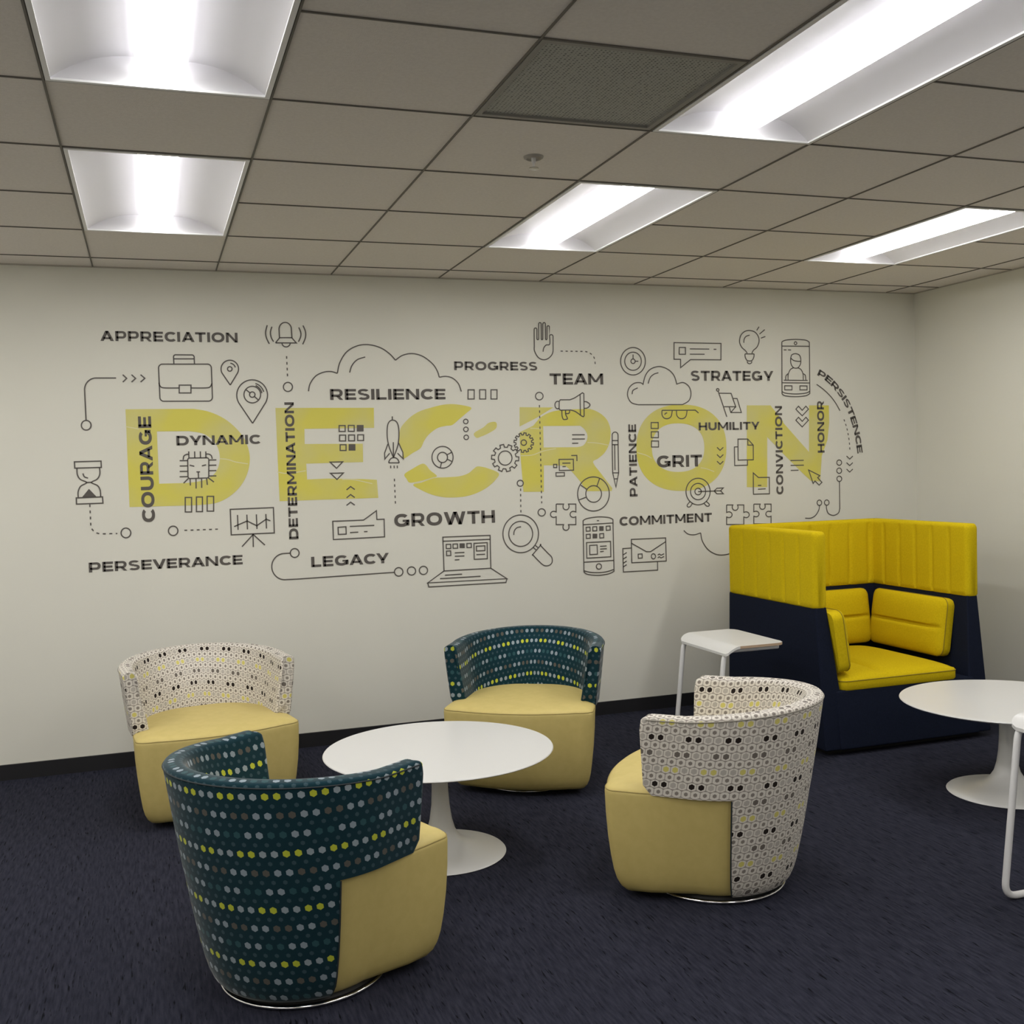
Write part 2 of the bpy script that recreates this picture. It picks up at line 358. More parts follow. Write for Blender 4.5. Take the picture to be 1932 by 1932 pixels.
def make_chair(fabric, cordm, label, loc, rz, group):
    root = thing('tub_chair', label, 'chair', loc, rz, group)
    bm = bmesh.new(); lathe(bm, [(0, 0), (.243, 0), (.243, .006), (.232, .011), (.222, .024), (0, .024)], 64); from_bm('plinth', bm, M['black'], root)
    bm = bmesh.new(); tube(bm, [(.246 * math.cos(2 * PI * k / 72), .246 * math.sin(2 * PI * k / 72), .008) for k in range(72)], .0055, 8, True); from_bm('base_ring', bm, M['chrome'], root, True)
    # seat body
    bm = bmesh.new(); rings = []
    for z, f in ((.0205, .90), (.0225, .95), (.030, .985), (.045, 1), (.07, 1), (.10, 1), (.15, 1), (.22, 1), (.30, 1), (.36, 1), (.380, 1), (.388, .997), (.396, .985), (.402, .965), (.409, .9), (.417, .7), (.422, .45), (.424, .2)):
        R = RZ(min(z, .388)) - .004; rings.append([(x * f, y * f, z) for x, y in seat_outline(R, KF(z))])
    loft(bm, rings); st = from_bm('seat', bm, M['seat'], root, True)
    bm = bmesh.new(); tube(bm, [(x * .993, y * .993, .3915) for x, y in seat_outline(RZ(.388) - .004)], .0022, 6, True); from_bm('seam', bm, M['seam'], st, True)
    # wrap: upper ring with the arms
    bm = bmesh.new(); uvl = bm.loops.layers.uv.new('UVMap')
    zb, r = .3885, .035
    N = 90
    def ztop(s): return .664 + .026 * max(0, math.cos(min(abs(s) / .58, 1) * PI / 2))
    def sec(s):
        """cross-section at path position s: list of (inset from outer face, z, v)"""
        zt = ztop(s); out = []
        for k in range(9): z = zb + (zt - .014 - zb) * k / 8; out.append([0, z])
        tt = .062
        for k in range(1, 6): a = k / 6 * PI / 2; out.append([.014 - .014 * math.cos(a), zt - .014 + .014 * math.sin(a)])
        out.append([.014, zt]); out.append([tt / 2, zt + .002]); out.append([tt - .016, zt])
        for k in range(1, 6): a = k / 6 * PI / 2; out.append([tt - .016 + .016 * math.sin(a), zt - .016 + .016 * math.cos(a)])
        bl = .075 * math.exp(-(s / .24) ** 2)
        for k in range(0, 9):
            q = k / 8; z = zt - .016 - (zt - .016 - zb) * q; out.append([tt + bl * math.sin(min(1, q * 1.6) * PI / 2) + .012 * q, z])
        L = 0; res = []
        for k, (i, z) in enumerate(out):
            if k: L += math.hypot(i - out[k - 1][0], z - out[k - 1][1])
            res.append((i, z, zb + L))
        return res
    n_sec = len(sec(0)); rows = [[] for _ in range(n_sec)]; uvs = [[] for _ in range(n_sec)]
    SM = RZ(.664) * PI / 2 - YA
    for c in range(-N, N + 1):
        e = c / N
        for k in range(n_sec):
            base = sec(e * .72)[k]
            R = RZ(min(base[1], .70)) + .004; q = R * PI / 2
            tot = q - YA
            z = base[1]; zt = .664
            # rounded corners of the arm front, seen from the side
            tr = 0
            if z > zt - r: tr = r - math.sqrt(max(0, r * r - (z - zt + r) ** 2))
            if z < zb + r: tr = max(tr, .7 * (r - math.sqrt(max(0, r * r - (zb + r - z) ** 2))))
            s = e * tot - math.copysign(tr * max(0, (abs(e) - .72) / .28) ** 1.5, e)
            ins = base[0]; lim = .031
            if abs(e) > .985:                        # soften the end edges
                g = (abs(e) - .985) / .015; ins = ins + (lim - ins) * .22 * g * g if ins < .08 else ins
            x, y, nx, ny = path_pt(s, R); rows[k].append((x - nx * ins, y - ny * ins, z)); uvs[k].append((s + 5, base[2] + 1))
    V = grid_mesh(bm, uvl, rows, uvs)
    for col in (0, -1):
        f = bm.faces.new([V[k][col] for k in range(n_sec)])
        for lp in f.loops: lp[uvl].uv = (lp.vert.co.x - (.345 if lp.vert.co.x > 0 else -.345) + 7, lp.vert.co.z + 1)
    for j in range(len(V[0]) - 1):
        f = bm.faces.new((V[0][j], V[-1][j], V[-1][j + 1], V[0][j + 1]))
        for lp in f.loops: lp[uvl].uv = (0, 0)
    # lower wrap round the rear
    zs = [.0205, .0235, .030, .045, .07, .10, .14, .19, .24, .29, .34, .3885]; rows = []; uvs = []
    for z in zs:
        R = RZ(z) + .004 - (.006 if z < .022 else .002 if z < .026 else 0); a = math.acos(min(1, (YD + .028 * z / .388) / R)); sl = a * R
        rows.append([path_pt(e / 40 * sl, R)[:2] + (z,) for e in range(-40, 41)]); uvs.append([(e / 40 * sl + 5, z + 1) for e in range(-40, 41)])
    V = grid_mesh(bm, uvl, rows, uvs)
    for col, sg in ((0, -1), (-1, 1)):               # edge of the lower wrap, turned in to the seat
        for k in range(len(zs) - 1):
            p, q = V[k][col], V[k + 1][col]; a = bm.verts.new((p.co.x * .93, p.co.y, p.co.z)); b = bm.verts.new((q.co.x * .93, q.co.y, q.co.z)); bm.faces.new((p, q, b, a))
    bk = from_bm('backrest', bm, M[fabric], root, True)
    # dark piping along the outer and inner top edges and down the arm fronts
    for nm, ins, dz in (('piping', -.0005, -.012), ):
        bm = bmesh.new(); pts = []
        for c in range(-70, 71):
            e = c / 70; s0 = e * .72; z = ztop(s0) + dz; R = RZ(z) + .004; tot = R * PI / 2 - YA - r * .75; x, y, nx, ny = path_pt(e * tot, R); pts.append((x - nx * ins, y - ny * ins, z))
        tube(bm, pts, .0022, 6); from_bm(nm, bm, M[cordm], bk, True)
    for sg in (-1, 1):
        bm = bmesh.new(); pts = []
        for k in range(12):
            z = .035 + (.385 - .035) * k / 11; R = RZ(z) + .005; yd = YD + .028 * z / .388; a = math.acos(yd / R); pts.append((sg * R * math.sin(a), yd - .001, z))
        tube(bm, pts, .0025, 6); from_bm('piping', bm, M['cord'], bk, True)
    return root
G1, G2 = 'teal dotted tub chairs', 'cream hexagon tub chairs'
make_chair('teal', 'cord', 'teal dotted tub chair in the foreground, seen from behind', (.620, -2.664, 0), 2.193, G1)
make_chair('cream', 'greycord', 'cream hexagon-patterned tub chair at right, back turned to the yellow lounge seat', (2.117, -2.505, 0), -2.339, G2)
make_chair('teal', 'cord', 'teal dotted tub chair facing us, behind the round table by the wall', (1.926, -1.061, 0), -.53, G1)
make_chair('cream', 'greycord', 'cream dotted tub chair facing us at left by the wall', (.441, -.841, 0), .146, G2)

# ------------------------------------------------------------------ round pedestal tables
def make_table(label, loc):
    root = thing('pedestal_table', label, 'table', loc, 0, 'round white pedestal tables')
    bm = bmesh.new(); lathe(bm, [(0, .3975), (.39, .3975), (.425, .402), (.447, .4085), (.45, .4115), (.448, .4145), (.445, .4155), (0, .4155)], 128); from_bm('tabletop', bm, M['tabletop'], root)
    bm = bmesh.new(); lathe(bm, [(0, 0), (.250, 0), (.254, .003), (.250, .007), (.225, .013), (.18, .022), (.135, .033), (.10, .046), (.073, .066), (.055, .095), (.044, .135), (.036, .19), (.032, .26), (.031, .33), (.034, .375), (.05, .3975), (0, .3975)], 96); from_bm('pedestal', bm, M['tulip'], root, True)
    return root
make_table('round white pedestal table in the middle of the four tub chairs', (1.264, -1.868, 0))
make_table('round white pedestal table at right, cut off by the photo edge', (3.80, -2.145, 0))

# ------------------------------------------------------------------ cantilever side tables
def make_side(label, loc):
    """origin on the floor under the far left corner; x runs along the rails, y towards the far edge"""
    root = thing('side_table', label, 'side table', loc, 0, 'white cantilever side tables')
    zt = .62; D = .50; Lx = .33; th = .012
    # top plate, bent down with the rails at the legs
    prof = [(Lx, 0)] + [(x, 0) for x in (.3, .2, .12)] + [(.07, -.001), (.045, -.006), (.02, -.016), (.0, -.030)]
    def outline(t, cr=.045):
        return 0
    bm = bmesh.new(); rows = []
    xsn = []
    for k in range(41): xsn.append(Lx * k / 40)
    def zc(x): return 0 if x > .075 else -.034 * ((.075 - x) / .075) ** 1.8
    def yr(x, cr=.05):                                       # corner rounding in plan
        d = 0
        if x > Lx - cr: d = cr - math.sqrt(max(0, cr * cr - (x - Lx + cr) ** 2))
        return d
    def yl(x, cr): return cr - math.sqrt(max(0, cr * cr - (cr - x) ** 2)) if x < cr else 0
    NT = 12; top = []; bot = []
    for x in xsn:
        d = yr(x); y0, y1 = -D + max(d, yl(x, .012)), -max(d, yl(x, .045))
        top.append([bm.verts.new((x, y0 + (y1 - y0) * k / NT, zt + zc(x))) for k in range(NT + 1)])
        bot.append([bm.verts.new((x, y0 + (y1 - y0) * k / NT, zt + zc(x) - th)) for k in range(NT + 1)])
    n = len(xsn)
    for i in range(n - 1):
        for k in range(NT): bm.faces.new((top[i][k], top[i + 1][k], top[i + 1][k + 1], top[i][k + 1])); bm.faces.new((bot[i][k + 1], bot[i + 1][k + 1], bot[i + 1][k], bot[i][k]))
        for k in (0, NT):
            f = bm.faces.new((top[i][k], bot[i][k], bot[i + 1][k], top[i + 1][k])); f.material_index = 1 if k == 0 and i > 8 else 0
    for i in (0, n - 1):
        for k in range(NT): f = bm.faces.new((top[i][k], top[i][k + 1], bot[i][k + 1], bot[i][k]))
    from_bm('tabletop', bm, [M['tabletop'], M['ply']], root)
    for y in (-.045, -D + .045):
        zr = zt - th - .0125; bm = bmesh.new()
        tube(bm, fillet([(Lx - .02, y, zr), (.012, y, zr), (-.055, y, .0125), (Lx - .03, y, .0125)], .055, 8), .0120, 12); from_bm('leg', bm, M['tube'], root, True)
    bm = bmesh.new(); tube(bm, [(Lx - .03, -.045, .0125), (Lx - .03, -D + .045, .0125)], .0118, 12); from_bm('crossbar', bm, M['tube'], root, True)
    return root
make_side('white cantilever side table behind the cream chair, next to the lounge seat', (2.812, -.925, 0))
make_side('white cantilever side table at the lower right edge, mostly out of view', (2.958, -3.02, 0))

# ------------------------------------------------------------------ high-backed lounge seat
lg = thing('lounge_seat', 'high-backed lounge seat in navy with mustard yellow screen and cushions by the corner', 'lounge seat', (3.93, -.847, 0), .0)
hw, hd, ZY, ZT = .515, .425, .752, 1.140
def prism(name, bot, top, z0, z1, m, bev=.012, mid=None):
    bm = bmesh.new(); loft(bm, [[(x, y, z0) for x, y in bot], [(x, y, z1) for x, y in top]])
    bmesh.ops.recalc_face_normals(bm, faces=bm.faces)
    bmesh.ops.bevel(bm, geom=list(bm.edges), offset=bev, segments=3, profile=.6, affect='EDGES')
    return from_bm(name, bm, M[m], lg, False)
tk = .07
for s in (-1, 1):
    o = [(s * (hw + .006), -hd - .085), (s * (hw + .006), hd + .02), (s * (hw - .135), hd + .02), (s * (hw - .135), -hd - .085)]
    t = [(s * hw, -hd), (s * hw, hd), (s * (hw - tk), hd), (s * (hw - tk), -hd)]
    prism('side_panel', o, t, .03, ZY, 'navy')
prism('back_panel', [(-hw + .10, hd - .13), (hw - .10, hd - .13), (hw - .10, hd + .02), (-hw + .10, hd + .02)], [(-hw + .05, hd - tk), (hw - .05, hd - tk), (hw - .05, hd), (-hw + .05, hd)], .03, ZY, 'navy')
prism('seat_base', [(-hw + .08, -hd - .095), (hw - .08, -hd - .095), (hw - .08, hd - .1), (-hw + .08, hd - .1)], [(-hw + .08, -hd - .055), (hw - .08, -hd - .055), (hw - .08, hd - .1), (-hw + .08, hd - .1)], .03, .325, 'navy')
bm = bmesh.new(); box(bm, -hw + .04, hw - .04, -hd - .03, hd - .02, 0, .035); from_bm('plinth', bm, M['black'], lg)
# mustard screen: a padded band on top, quilted in upright channels
def screen():
    bm = bmesh.new(); o = .008; R = .05
    P = [(-hw - o + .0, -hd - .004), (-hw - o, hd + o), (hw + o, hd + o), (hw + o, -hd - .004)]
    poly = fillet([(x, y, 0) for x, y in P], .055, 10)
    pts = []
    for a, b in zip(poly, poly[1:]):
        n = max(1, int((b - a).length / .008))
        for k in range(n): pts.append(a + (b - a) * k / n)
    pts.append(poly[-1]); th = .082; acc = 0; V = []
    tot = sum((b - a).length for a, b in zip(pts, pts[1:])); pitch = tot / 20
    zs = [(0, .012), (.0, .5)]
    for i, p in enumerate(pts):
        if i: acc += (pts[i] - pts[i - 1]).length
        t = (pts[min(i + 1, len(pts) - 1)] - pts[max(i - 1, 0)]).normalized(); nrm = Vector((t.y, -t.x, 0))  # inwards
        ph = (acc / pitch) % 1.0; g = .0085 * math.exp(-((min(ph, 1 - ph)) * pitch / .010) ** 2)
        end = min(acc, tot - acc); es = 0
        if end < .022: es = .022 - math.sqrt(max(0, .022 ** 2 - (.022 - end) ** 2)); g = 0
        lo, hi = ZY - .008 + es * .3, ZT - es * .9; sec = []
        NZ = 16; rr = .024
        def fade(z): return min(1, max(0, (z - lo) / .05)) * min(1, max(0, (hi - z) / .06))
        for k in range(NZ + 1):
            z = lo + rr * .4 + (hi - lo - rr * 1.4) * k / NZ; sec.append((g * fade(z) + es, z))
        for k in range(1, 6): a = k / 6 * PI / 2; sec.append((rr * (1 - math.cos(a)) + es, hi - rr + rr * math.sin(a)))
        for k in range(1, 6): a = k / 6 * PI / 2; sec.append((th - rr * (1 - math.sin(a)) - es, hi - rr + rr * math.cos(a)))
        for k in range(NZ + 1):
            z = hi - rr - (hi - lo - rr * 1.4) * k / NZ; sec.append((th - g * fade(z) - es, z))
        sec += [(th - .01 - es, lo), (.01 + es, lo)]
        V.append([bm.verts.new((p.x - 0 + nrm.x * d, p.y + nrm.y * d, z)) for d, z in sec])
    n = len(V[0])
    for A, B in zip(V, V[1:]):
        for k in range(n): bm.faces.new((A[k], A[(k + 1) % n], B[(k + 1) % n], B[k]))
    bm.faces.new(V[0]); bm.faces.new(V[-1])
    return from_bm('privacy_screen', bm, M['gold'], lg, True)
scr = screen()
# cushions: pillow shapes on a rounded rectangle, welt round the edge, a stitched fold across
def cushion(name, a, b, th, fold, origin, U, Wv, welt=True):
    """a x b pad, thickness th; origin = centre of its back face, U along a, Wv along b, thickness along U x Wv"""
    U, Wv, O = Vector(U).normalized(), Vector(Wv).normalized(), Vector(origin); Nn = U.cross(Wv).normalized()
    bm = bmesh.new(); n = 30; cr = .045
    def shape(p, q):
        ex = 1 - abs(p) ** 8; ey = 1 - abs(q) ** 8
        h = th * (.60 + .40 * (max(0, 1 - p ** 4) ** .6) * (max(0, 1 - q ** 4) ** .6))
        if fold is not None:
            d = (q - fold[1]) if fold[0] == 'b' else (p - fold[1])
            h -= .022 * math.exp(-(d / .05) ** 2) * (1 - p ** 6) * (1 - q ** 6)
        return h
    def pt(p, q, t):
        # rounded corners of the outline
        x, y = p * a / 2, q * b / 2
        dx, dy = abs(x) - (a / 2 - cr), abs(y) - (b / 2 - cr)
        if dx > 0 and dy > 0:
            m_ = max(dx, dy); l = math.hypot(dx, dy); k = m_ / l; x = math.copysign(a / 2 - cr + dx * k, x); y = math.copysign(b / 2 - cr + dy * k, y)
        return O + U * x + Wv * y + Nn * t
    def grid(f):
        return [[bm.verts.new(f(-1 + 2 * i / n, -1 + 2 * j / n)) for j in range(n + 1)] for i in range(n + 1)]
    A = grid(lambda p, q: pt(p * .985, q * .985, shape(p, q)))
    B = grid(lambda p, q: pt(p * .985, q * .985, 0))
    for Gd in (A, B):
        for i in range(n):
            for j in range(n): bm.faces.new((Gd[i][j], Gd[i + 1][j], Gd[i + 1][j + 1], Gd[i][j + 1]))
    loop = [(i, 0) for i in range(n)] + [(n, j) for j in range(n)] + [(i, n) for i in range(n, 0, -1)] + [(0, j) for j in range(n, 0, -1)]
    mids = []
    for i, j in loop:
        p, q = -1 + 2 * i / n, -1 + 2 * j / n; mids.append([bm.verts.new(pt(p, q, shape(p, q) * .82)), bm.verts.new(pt(p, q, shape(p, q) * .15))])
    m = len(loop)
    for k in range(m):
        k2 = (k + 1) % m; (i, j), (i2, j2) = loop[k], loop[k2]
        bm.faces.new((A[i][j], A[i2][j2], mids[k2][0], mids[k][0])); bm.faces.new((mids[k][0], mids[k2][0], mids[k2][1], mids[k][1])); bm.faces.new((mids[k][1], mids[k2][1], B[i2][j2], B[i][j]))
    c = from_bm(name, bm, M['gold'], lg, True)
    if welt:
        bm = bmesh.new(); tube(bm, [pt(-1 + 2 * i / n, -1 + 2 * j / n, shape(-1 + 2 * i / n, -1 + 2 * j / n) * .84) for i, j in loop], .0028, 6, True); from_bm('seam', bm, M['goldseam'], c, True)
    return c
cushion('seat_cushion', .735, .80, .095, ('a', -.28), (-.034, -.085, .322), (1, 0, 0), (0, 1, 0))
cushion('back_cushion', .70, .32, .11, ('b', -.02), (.0, hd - .095, .565), (1, 0, 0), (0, .14, 1))
cushion('side_cushion', .62, .32, .10, ('b', -.02), (hw - .092, -.03, .565), (0, -1, 0), (.14, 0, 1))
cushion('side_cushion', .62, .32, .115, ('b', -.02), (-hw + .092, -.165, .565), (0, 1, 0), (-.14, 0, 1))
# ------------------------------------------------------------------ wall graphics: vinyl lettering and line drawings on the back wall
# measured spots on the photo, carried to the wall plane
RM = ROT.to_matrix()
def wall(u, v, y=0.0):
    d = RM @ Vector(((u - 966) / F, -(v - 966) / F, -1)); t = (y - CAM.y) / d.y; q = CAM + d * t; return (q.x, q.z)
FR = {1: (120, 580, 3.512), 2: (560, 580, 3.512), 3: (980, 580, 3.512), 4: (1260, 580, 4.6), 5: (720, 750, 7.43), 6: (960, 740, 7.43)}
def fr(k, X, Y): a, b, s = FR[k]; return wall(a + X / s, b + Y / s)
LW = .0064
def strip(bm, pts, w=LW, closed=False, y=-.002, mi=0):
    P = [Vector(p) for p in pts]; Q = [P[0]]
    for p in P[1:]:
        if (p - Q[-1]).length > 1e-5: Q.append(p)
    if closed and (Q[0] - Q[-1]).length < 1e-5: Q.pop()
    P = Q; n = len(P)
    if n < 2: return
    L, R = [], []
    for i in range(n):
        a = P[i - 1] if (i or closed) else None; b = P[(i + 1) % n] if (i < n - 1 or closed) else None
        d1 = (P[i] - a).normalized() if a is not None else None; d2 = (b - P[i]).normalized() if b is not None else None
        if d1 is None: d1 = d2
        if d2 is None: d2 = d1
        n1 = Vector((-d1.y, d1.x)); n2 = Vector((-d2.y, d2.x)); m = (n1 + n2)
        m = n1 if m.length < 1e-3 else m.normalized(); k = 1 / max(.35, m.dot(n1)); o = m * k * w / 2
        L.append(bm.verts.new((P[i].x + o.x, y, P[i].y + o.y))); R.append(bm.verts.new((P[i].x - o.x, y, P[i].y - o.y)))
    for i in range(n if closed else n - 1):
        j = (i + 1) % n; f = bm.faces.new((L[i], R[i], R[j], L[j])); f.material_index = mi
def fill(bm, loops, y=-.002, mi=0):
    polys = [[Vector((x, 0, z)) for x, z in l] for l in loops]; tris = tessellate_polygon(polys)
    flat = [bm.verts.new((p.x, y, p.z)) for l in polys for p in l]
    for t in tris:
        try: f = bm.faces.new([flat[i] for i in t]); f.material_index = mi
        except ValueError: pass
def dashes(bm, pts, on=.0145, off=.017, w=LW):
    P = [Vector(p) for p in pts]; acc = 0; cur = [P[0]]; on_ = True; left = on
    for a, b in zip(P, P[1:]):
        d = (b - a).length; pos = 0
        while d - pos > left:
            pos += left; q = a + (b - a) * (pos / d)
            if on_: strip(bm, cur + [q], w)
            on_ = not on_; left = on if on_ else off; cur = [q]
        left -= d - pos
        if on_: cur.append(b)
    if on_ and len(cur) > 1: strip(bm, cur, w)
def crom(pts, n=8, closed=False):
    P = [Vector(p) for p in pts]; out = []; N = len(P)
    for i in range(N if closed else N - 1):
        p0, p1, p2, p3 = (P[(i - 1) % N], P[i], P[(i + 1) % N], P[(i + 2) % N]) if closed else (P[max(i - 1, 0)], P[i], P[i + 1], P[min(i + 2, N - 1)])
        for k in range(n):
            t = k / n; out.append(.5 * (2 * p1 + (p2 - p0) * t + (2 * p0 - 5 * p1 + 4 * p2 - p3) * t * t + (3 * p1 - p0 - 3 * p2 + p3) * t ** 3))
    if not closed: out.append(P[-1])
    return [tuple(p) for p in out]
def arc(cx, cy, rx, ry, a0, a1):
    n = max(6, int(abs(a1 - a0) / 6)); return [(cx + rx * math.cos(math.radians(a0 + (a1 - a0) * k / n)), cy + ry * math.sin(math.radians(a0 + (a1 - a0) * k / n))) for k in range(n + 1)]
def settle(name, bm, m, label, cat, group):
    """one flat decal, its origin at its own foot on the wall"""
    c = [v.co.copy() for v in bm.verts]; x = (min(p.x for p in c) + max(p.x for p in c)) / 2; z = min(p.z for p in c)
    bmesh.ops.translate(bm, verts=bm.verts, vec=(-x, 0, -z)); o = from_bm(name, bm, m, None, False, False); o.location = (x, 0, z)
    return tag(o, label, cat, group)
GI = 'charcoal line drawings on the wall'
def icon(name, k, label, *S, w=LW):
    bm = bmesh.new(); C = lambda pts: [fr(k, *p) for p in pts]; parts = []
    lined = name in ('dotted_line_decal', 'hook_line_decal', 'arrow_line_decal', 'loop_line_decal')
    for s in S:
        if lined and (s[0] == 'c' or (s[0] == 'l' and len(s[1]) == 3)):
            parts.append(s); continue
        t = s[0]
        if t == 'l': strip(bm, C(s[1]), w)
        elif t == 'p': strip(bm, C(s[1]), w, True)
        elif t == 'c':
            rx = s[3]; ry = s[4] if len(s) > 4 else rx; strip(bm, C(arc(s[1], s[2], rx, ry, 0, 360)[:-1]), w, True)
        elif t == 'a': strip(bm, C(arc(*s[1:])), w)
        elif t == 's': strip(bm, C(crom(s[1])), w)
        elif t == 'S': strip(bm, C(crom(s[1], 8, True)), w, True)
        elif t == 'f': fill(bm, [C(s[1])])
        elif t == 'd': dashes(bm, C(s[1]))
        elif t == 'r':                                    # rectangle x0 y0 x1 y1
            x0, y0, x1, y1 = s[1:]; strip(bm, C([(x0, y0), (x1, y0), (x1, y1), (x0, y1)]), w, True)
    o = settle(name, bm, M['ink'], label, 'wall drawing', GI)
    for s in parts:
        bm = bmesh.new()
        if s[0] == 'c': strip(bm, C(arc(s[1], s[2], s[3], s[4] if len(s) > 4 else s[3], 0, 360)[:-1]), w, True)
        else: strip(bm, C(s[1]), w)
        bmesh.ops.translate(bm, verts=bm.verts, vec=-o.location); from_bm('ring' if s[0] == 'c' else 'arrow_head', bm, M['ink'], o, False, False)
    return o
def R_(x0, y0, x1, y1): return ('r', x0, y0, x1, y1)
def FR_(x0, y0, x1, y1): return ('f', [(x0, y0), (x1, y0), (x1, y1), (x0, y1)])

# --- big yellow letters
GY = 'big yellow letters across the wall'
def big(k, label, loops, scr=(), smooth=0, mid=None):
    bm = bmesh.new()
    for g in loops: fill(bm, [[fr(k, *p) for p in l] for l in g], y=-.001)
    for s in scr: strip(bm, [fr(k, *p) for p in s], .005, y=-.0014, mi=1)
    return settle('letter_decal', bm, [M['lemon'], M['pale']], label, 'letter', GY)
def sup(cx, cy, rx, ry, n=2.3, N=72):
    return [(cx + rx * math.copysign(abs(math.cos(2 * PI * k / N)) ** (2 / n), math.cos(2 * PI * k / N)), cy + ry * math.copysign(abs(math.sin(2 * PI * k / N)) ** (2 / n), math.sin(2 * PI * k / N))) for k in range(N)]
big(1, 'huge faded yellow letter D behind the word COURAGE', [[[(410, 675), (640, 673)] + crom([(860, 672), (960, 690), (1065, 737), (1150, 808), (1205, 885), (1232, 975), (1228, 1060), (1200, 1140), (1150, 1210), (1080, 1265), (1000, 1298), (880, 1311)], 4) + [(437, 1323)],
    [(618, 822)] + crom([(830, 820), (920, 835), (985, 875), (1022, 930), (1035, 1000), (1020, 1070), (980, 1120), (910, 1150), (820, 1163)], 4) + [(633, 1168)]]],
    [crom([(1035, 1002), (1090, 1008), (1140, 1024), (1222, 1037)], 4), crom([(412, 790), (470, 800), (500, 806)], 3)])
big(2, 'huge yellow letter E behind the word DETERMINATION', [[[(-142, 666), (510, 665), (512, 798), (50, 805), (52, 905), (437, 903), (439, 1025), (62, 1035), (68, 1140)] + crom([(200, 1134), (350, 1136), (450, 1138), (530, 1142)], 3) + [(540, 1262), (-114, 1284)]]],
    [crom([(-130, 1090), (-60, 1100), (60, 1082)], 4), crom([(300, 1140), (380, 1142), (500, 1168)], 4)])
big(5, 'huge broken yellow letter C behind the ring chart and rocket', [
    [crom([(1260, 150), (1170, 115), (1000, 92), (850, 103), (680, 145), (540, 190), (420, 260), (320, 355), (262, 440), (245, 560), (250, 680), (290, 770), (300, 860), (440, 775), (545, 710), (595, 610), (660, 520), (780, 430), (900, 398), (990, 385), (1080, 310), (1180, 225)], 4, True)],
    [crom([(1295, 500), (1430, 415), (1500, 355), (1600, 345), (1605, 430), (1500, 500), (1400, 545), (1330, 565)], 4, True)],
    [crom([(320, 1075), (430, 1000), (560, 930), (620, 945), (680, 1020), (775, 1100), (700, 1130), (560, 1165), (400, 1195), (350, 1140)], 4, True)],
    [crom([(440, 1225), (560, 1190), (740, 1128), (900, 1118), (1080, 1105), (1210, 1065), (1290, 1000), (1350, 965), (1480, 990), (1640, 1060), (1600, 1150), (1480, 1260), (1330, 1340), (1180, 1385), (1000, 1402), (850, 1395), (700, 1360), (560, 1300)], 4, True)]],
    [[(455, 1205), (560, 1172), (740, 1120)]])
big(6, 'huge yellow letter R behind the megaphone', [
    [[(150, 210), (625, 214)] + crom([(620, 216), (500, 288), (400, 352), (250, 430), (150, 482)], 3)],
    [[(340, 470)] + crom([(440, 352), (540, 296), (650, 262), (800, 245), (1000, 238), (1140, 236), (1270, 290), (1370, 380), (1420, 500), (1425, 620), (1400, 740), (1340, 850), (1250, 930), (1180, 985), (1300, 1150), (1450, 1345)], 4) + [(1440, 1385), (1090, 1387)] + crom([(1000, 1250), (880, 1110), (790, 1030)], 3) + [(490, 1025), (490, 1396), (205, 1397), (180, 1100), (162, 880), (150, 560)],
     [(480, 475), (985, 470)] + crom([(1000, 471), (1060, 520), (1100, 600), (1090, 680), (1040, 748), (960, 770)], 3) + [(488, 775)]]],
    [crom([(160, 890), (330, 880), (480, 825), (660, 790)], 4), crom([(1100, 705), (1230, 712), (1410, 745)], 4), crom([(300, 505), (400, 510), (470, 520)], 3)])
big(3, 'huge yellow letter O around the word GRIT', [[sup(1073, 930, 298, 286), sup(1051, 929, 174, 161)]],
    [crom([(780, 962), (840, 980), (875, 1000)], 4), crom([(1200, 1062), (1240, 1070), (1290, 1088)], 4)])
big(4, 'huge yellow letter N behind the words CONVICTION and HONOR', [[[(685, 850), (890, 850), (1000, 990), (1000, 1000), (1225, 1255), (1225, 850), (1396, 850), (1400, 1000), (1385, 1150), (1335, 1290), (1322, 1510), (1240, 1505), (1150, 1420), (1000, 1270), (862, 1125), (862, 1560), (685, 1560)]]])

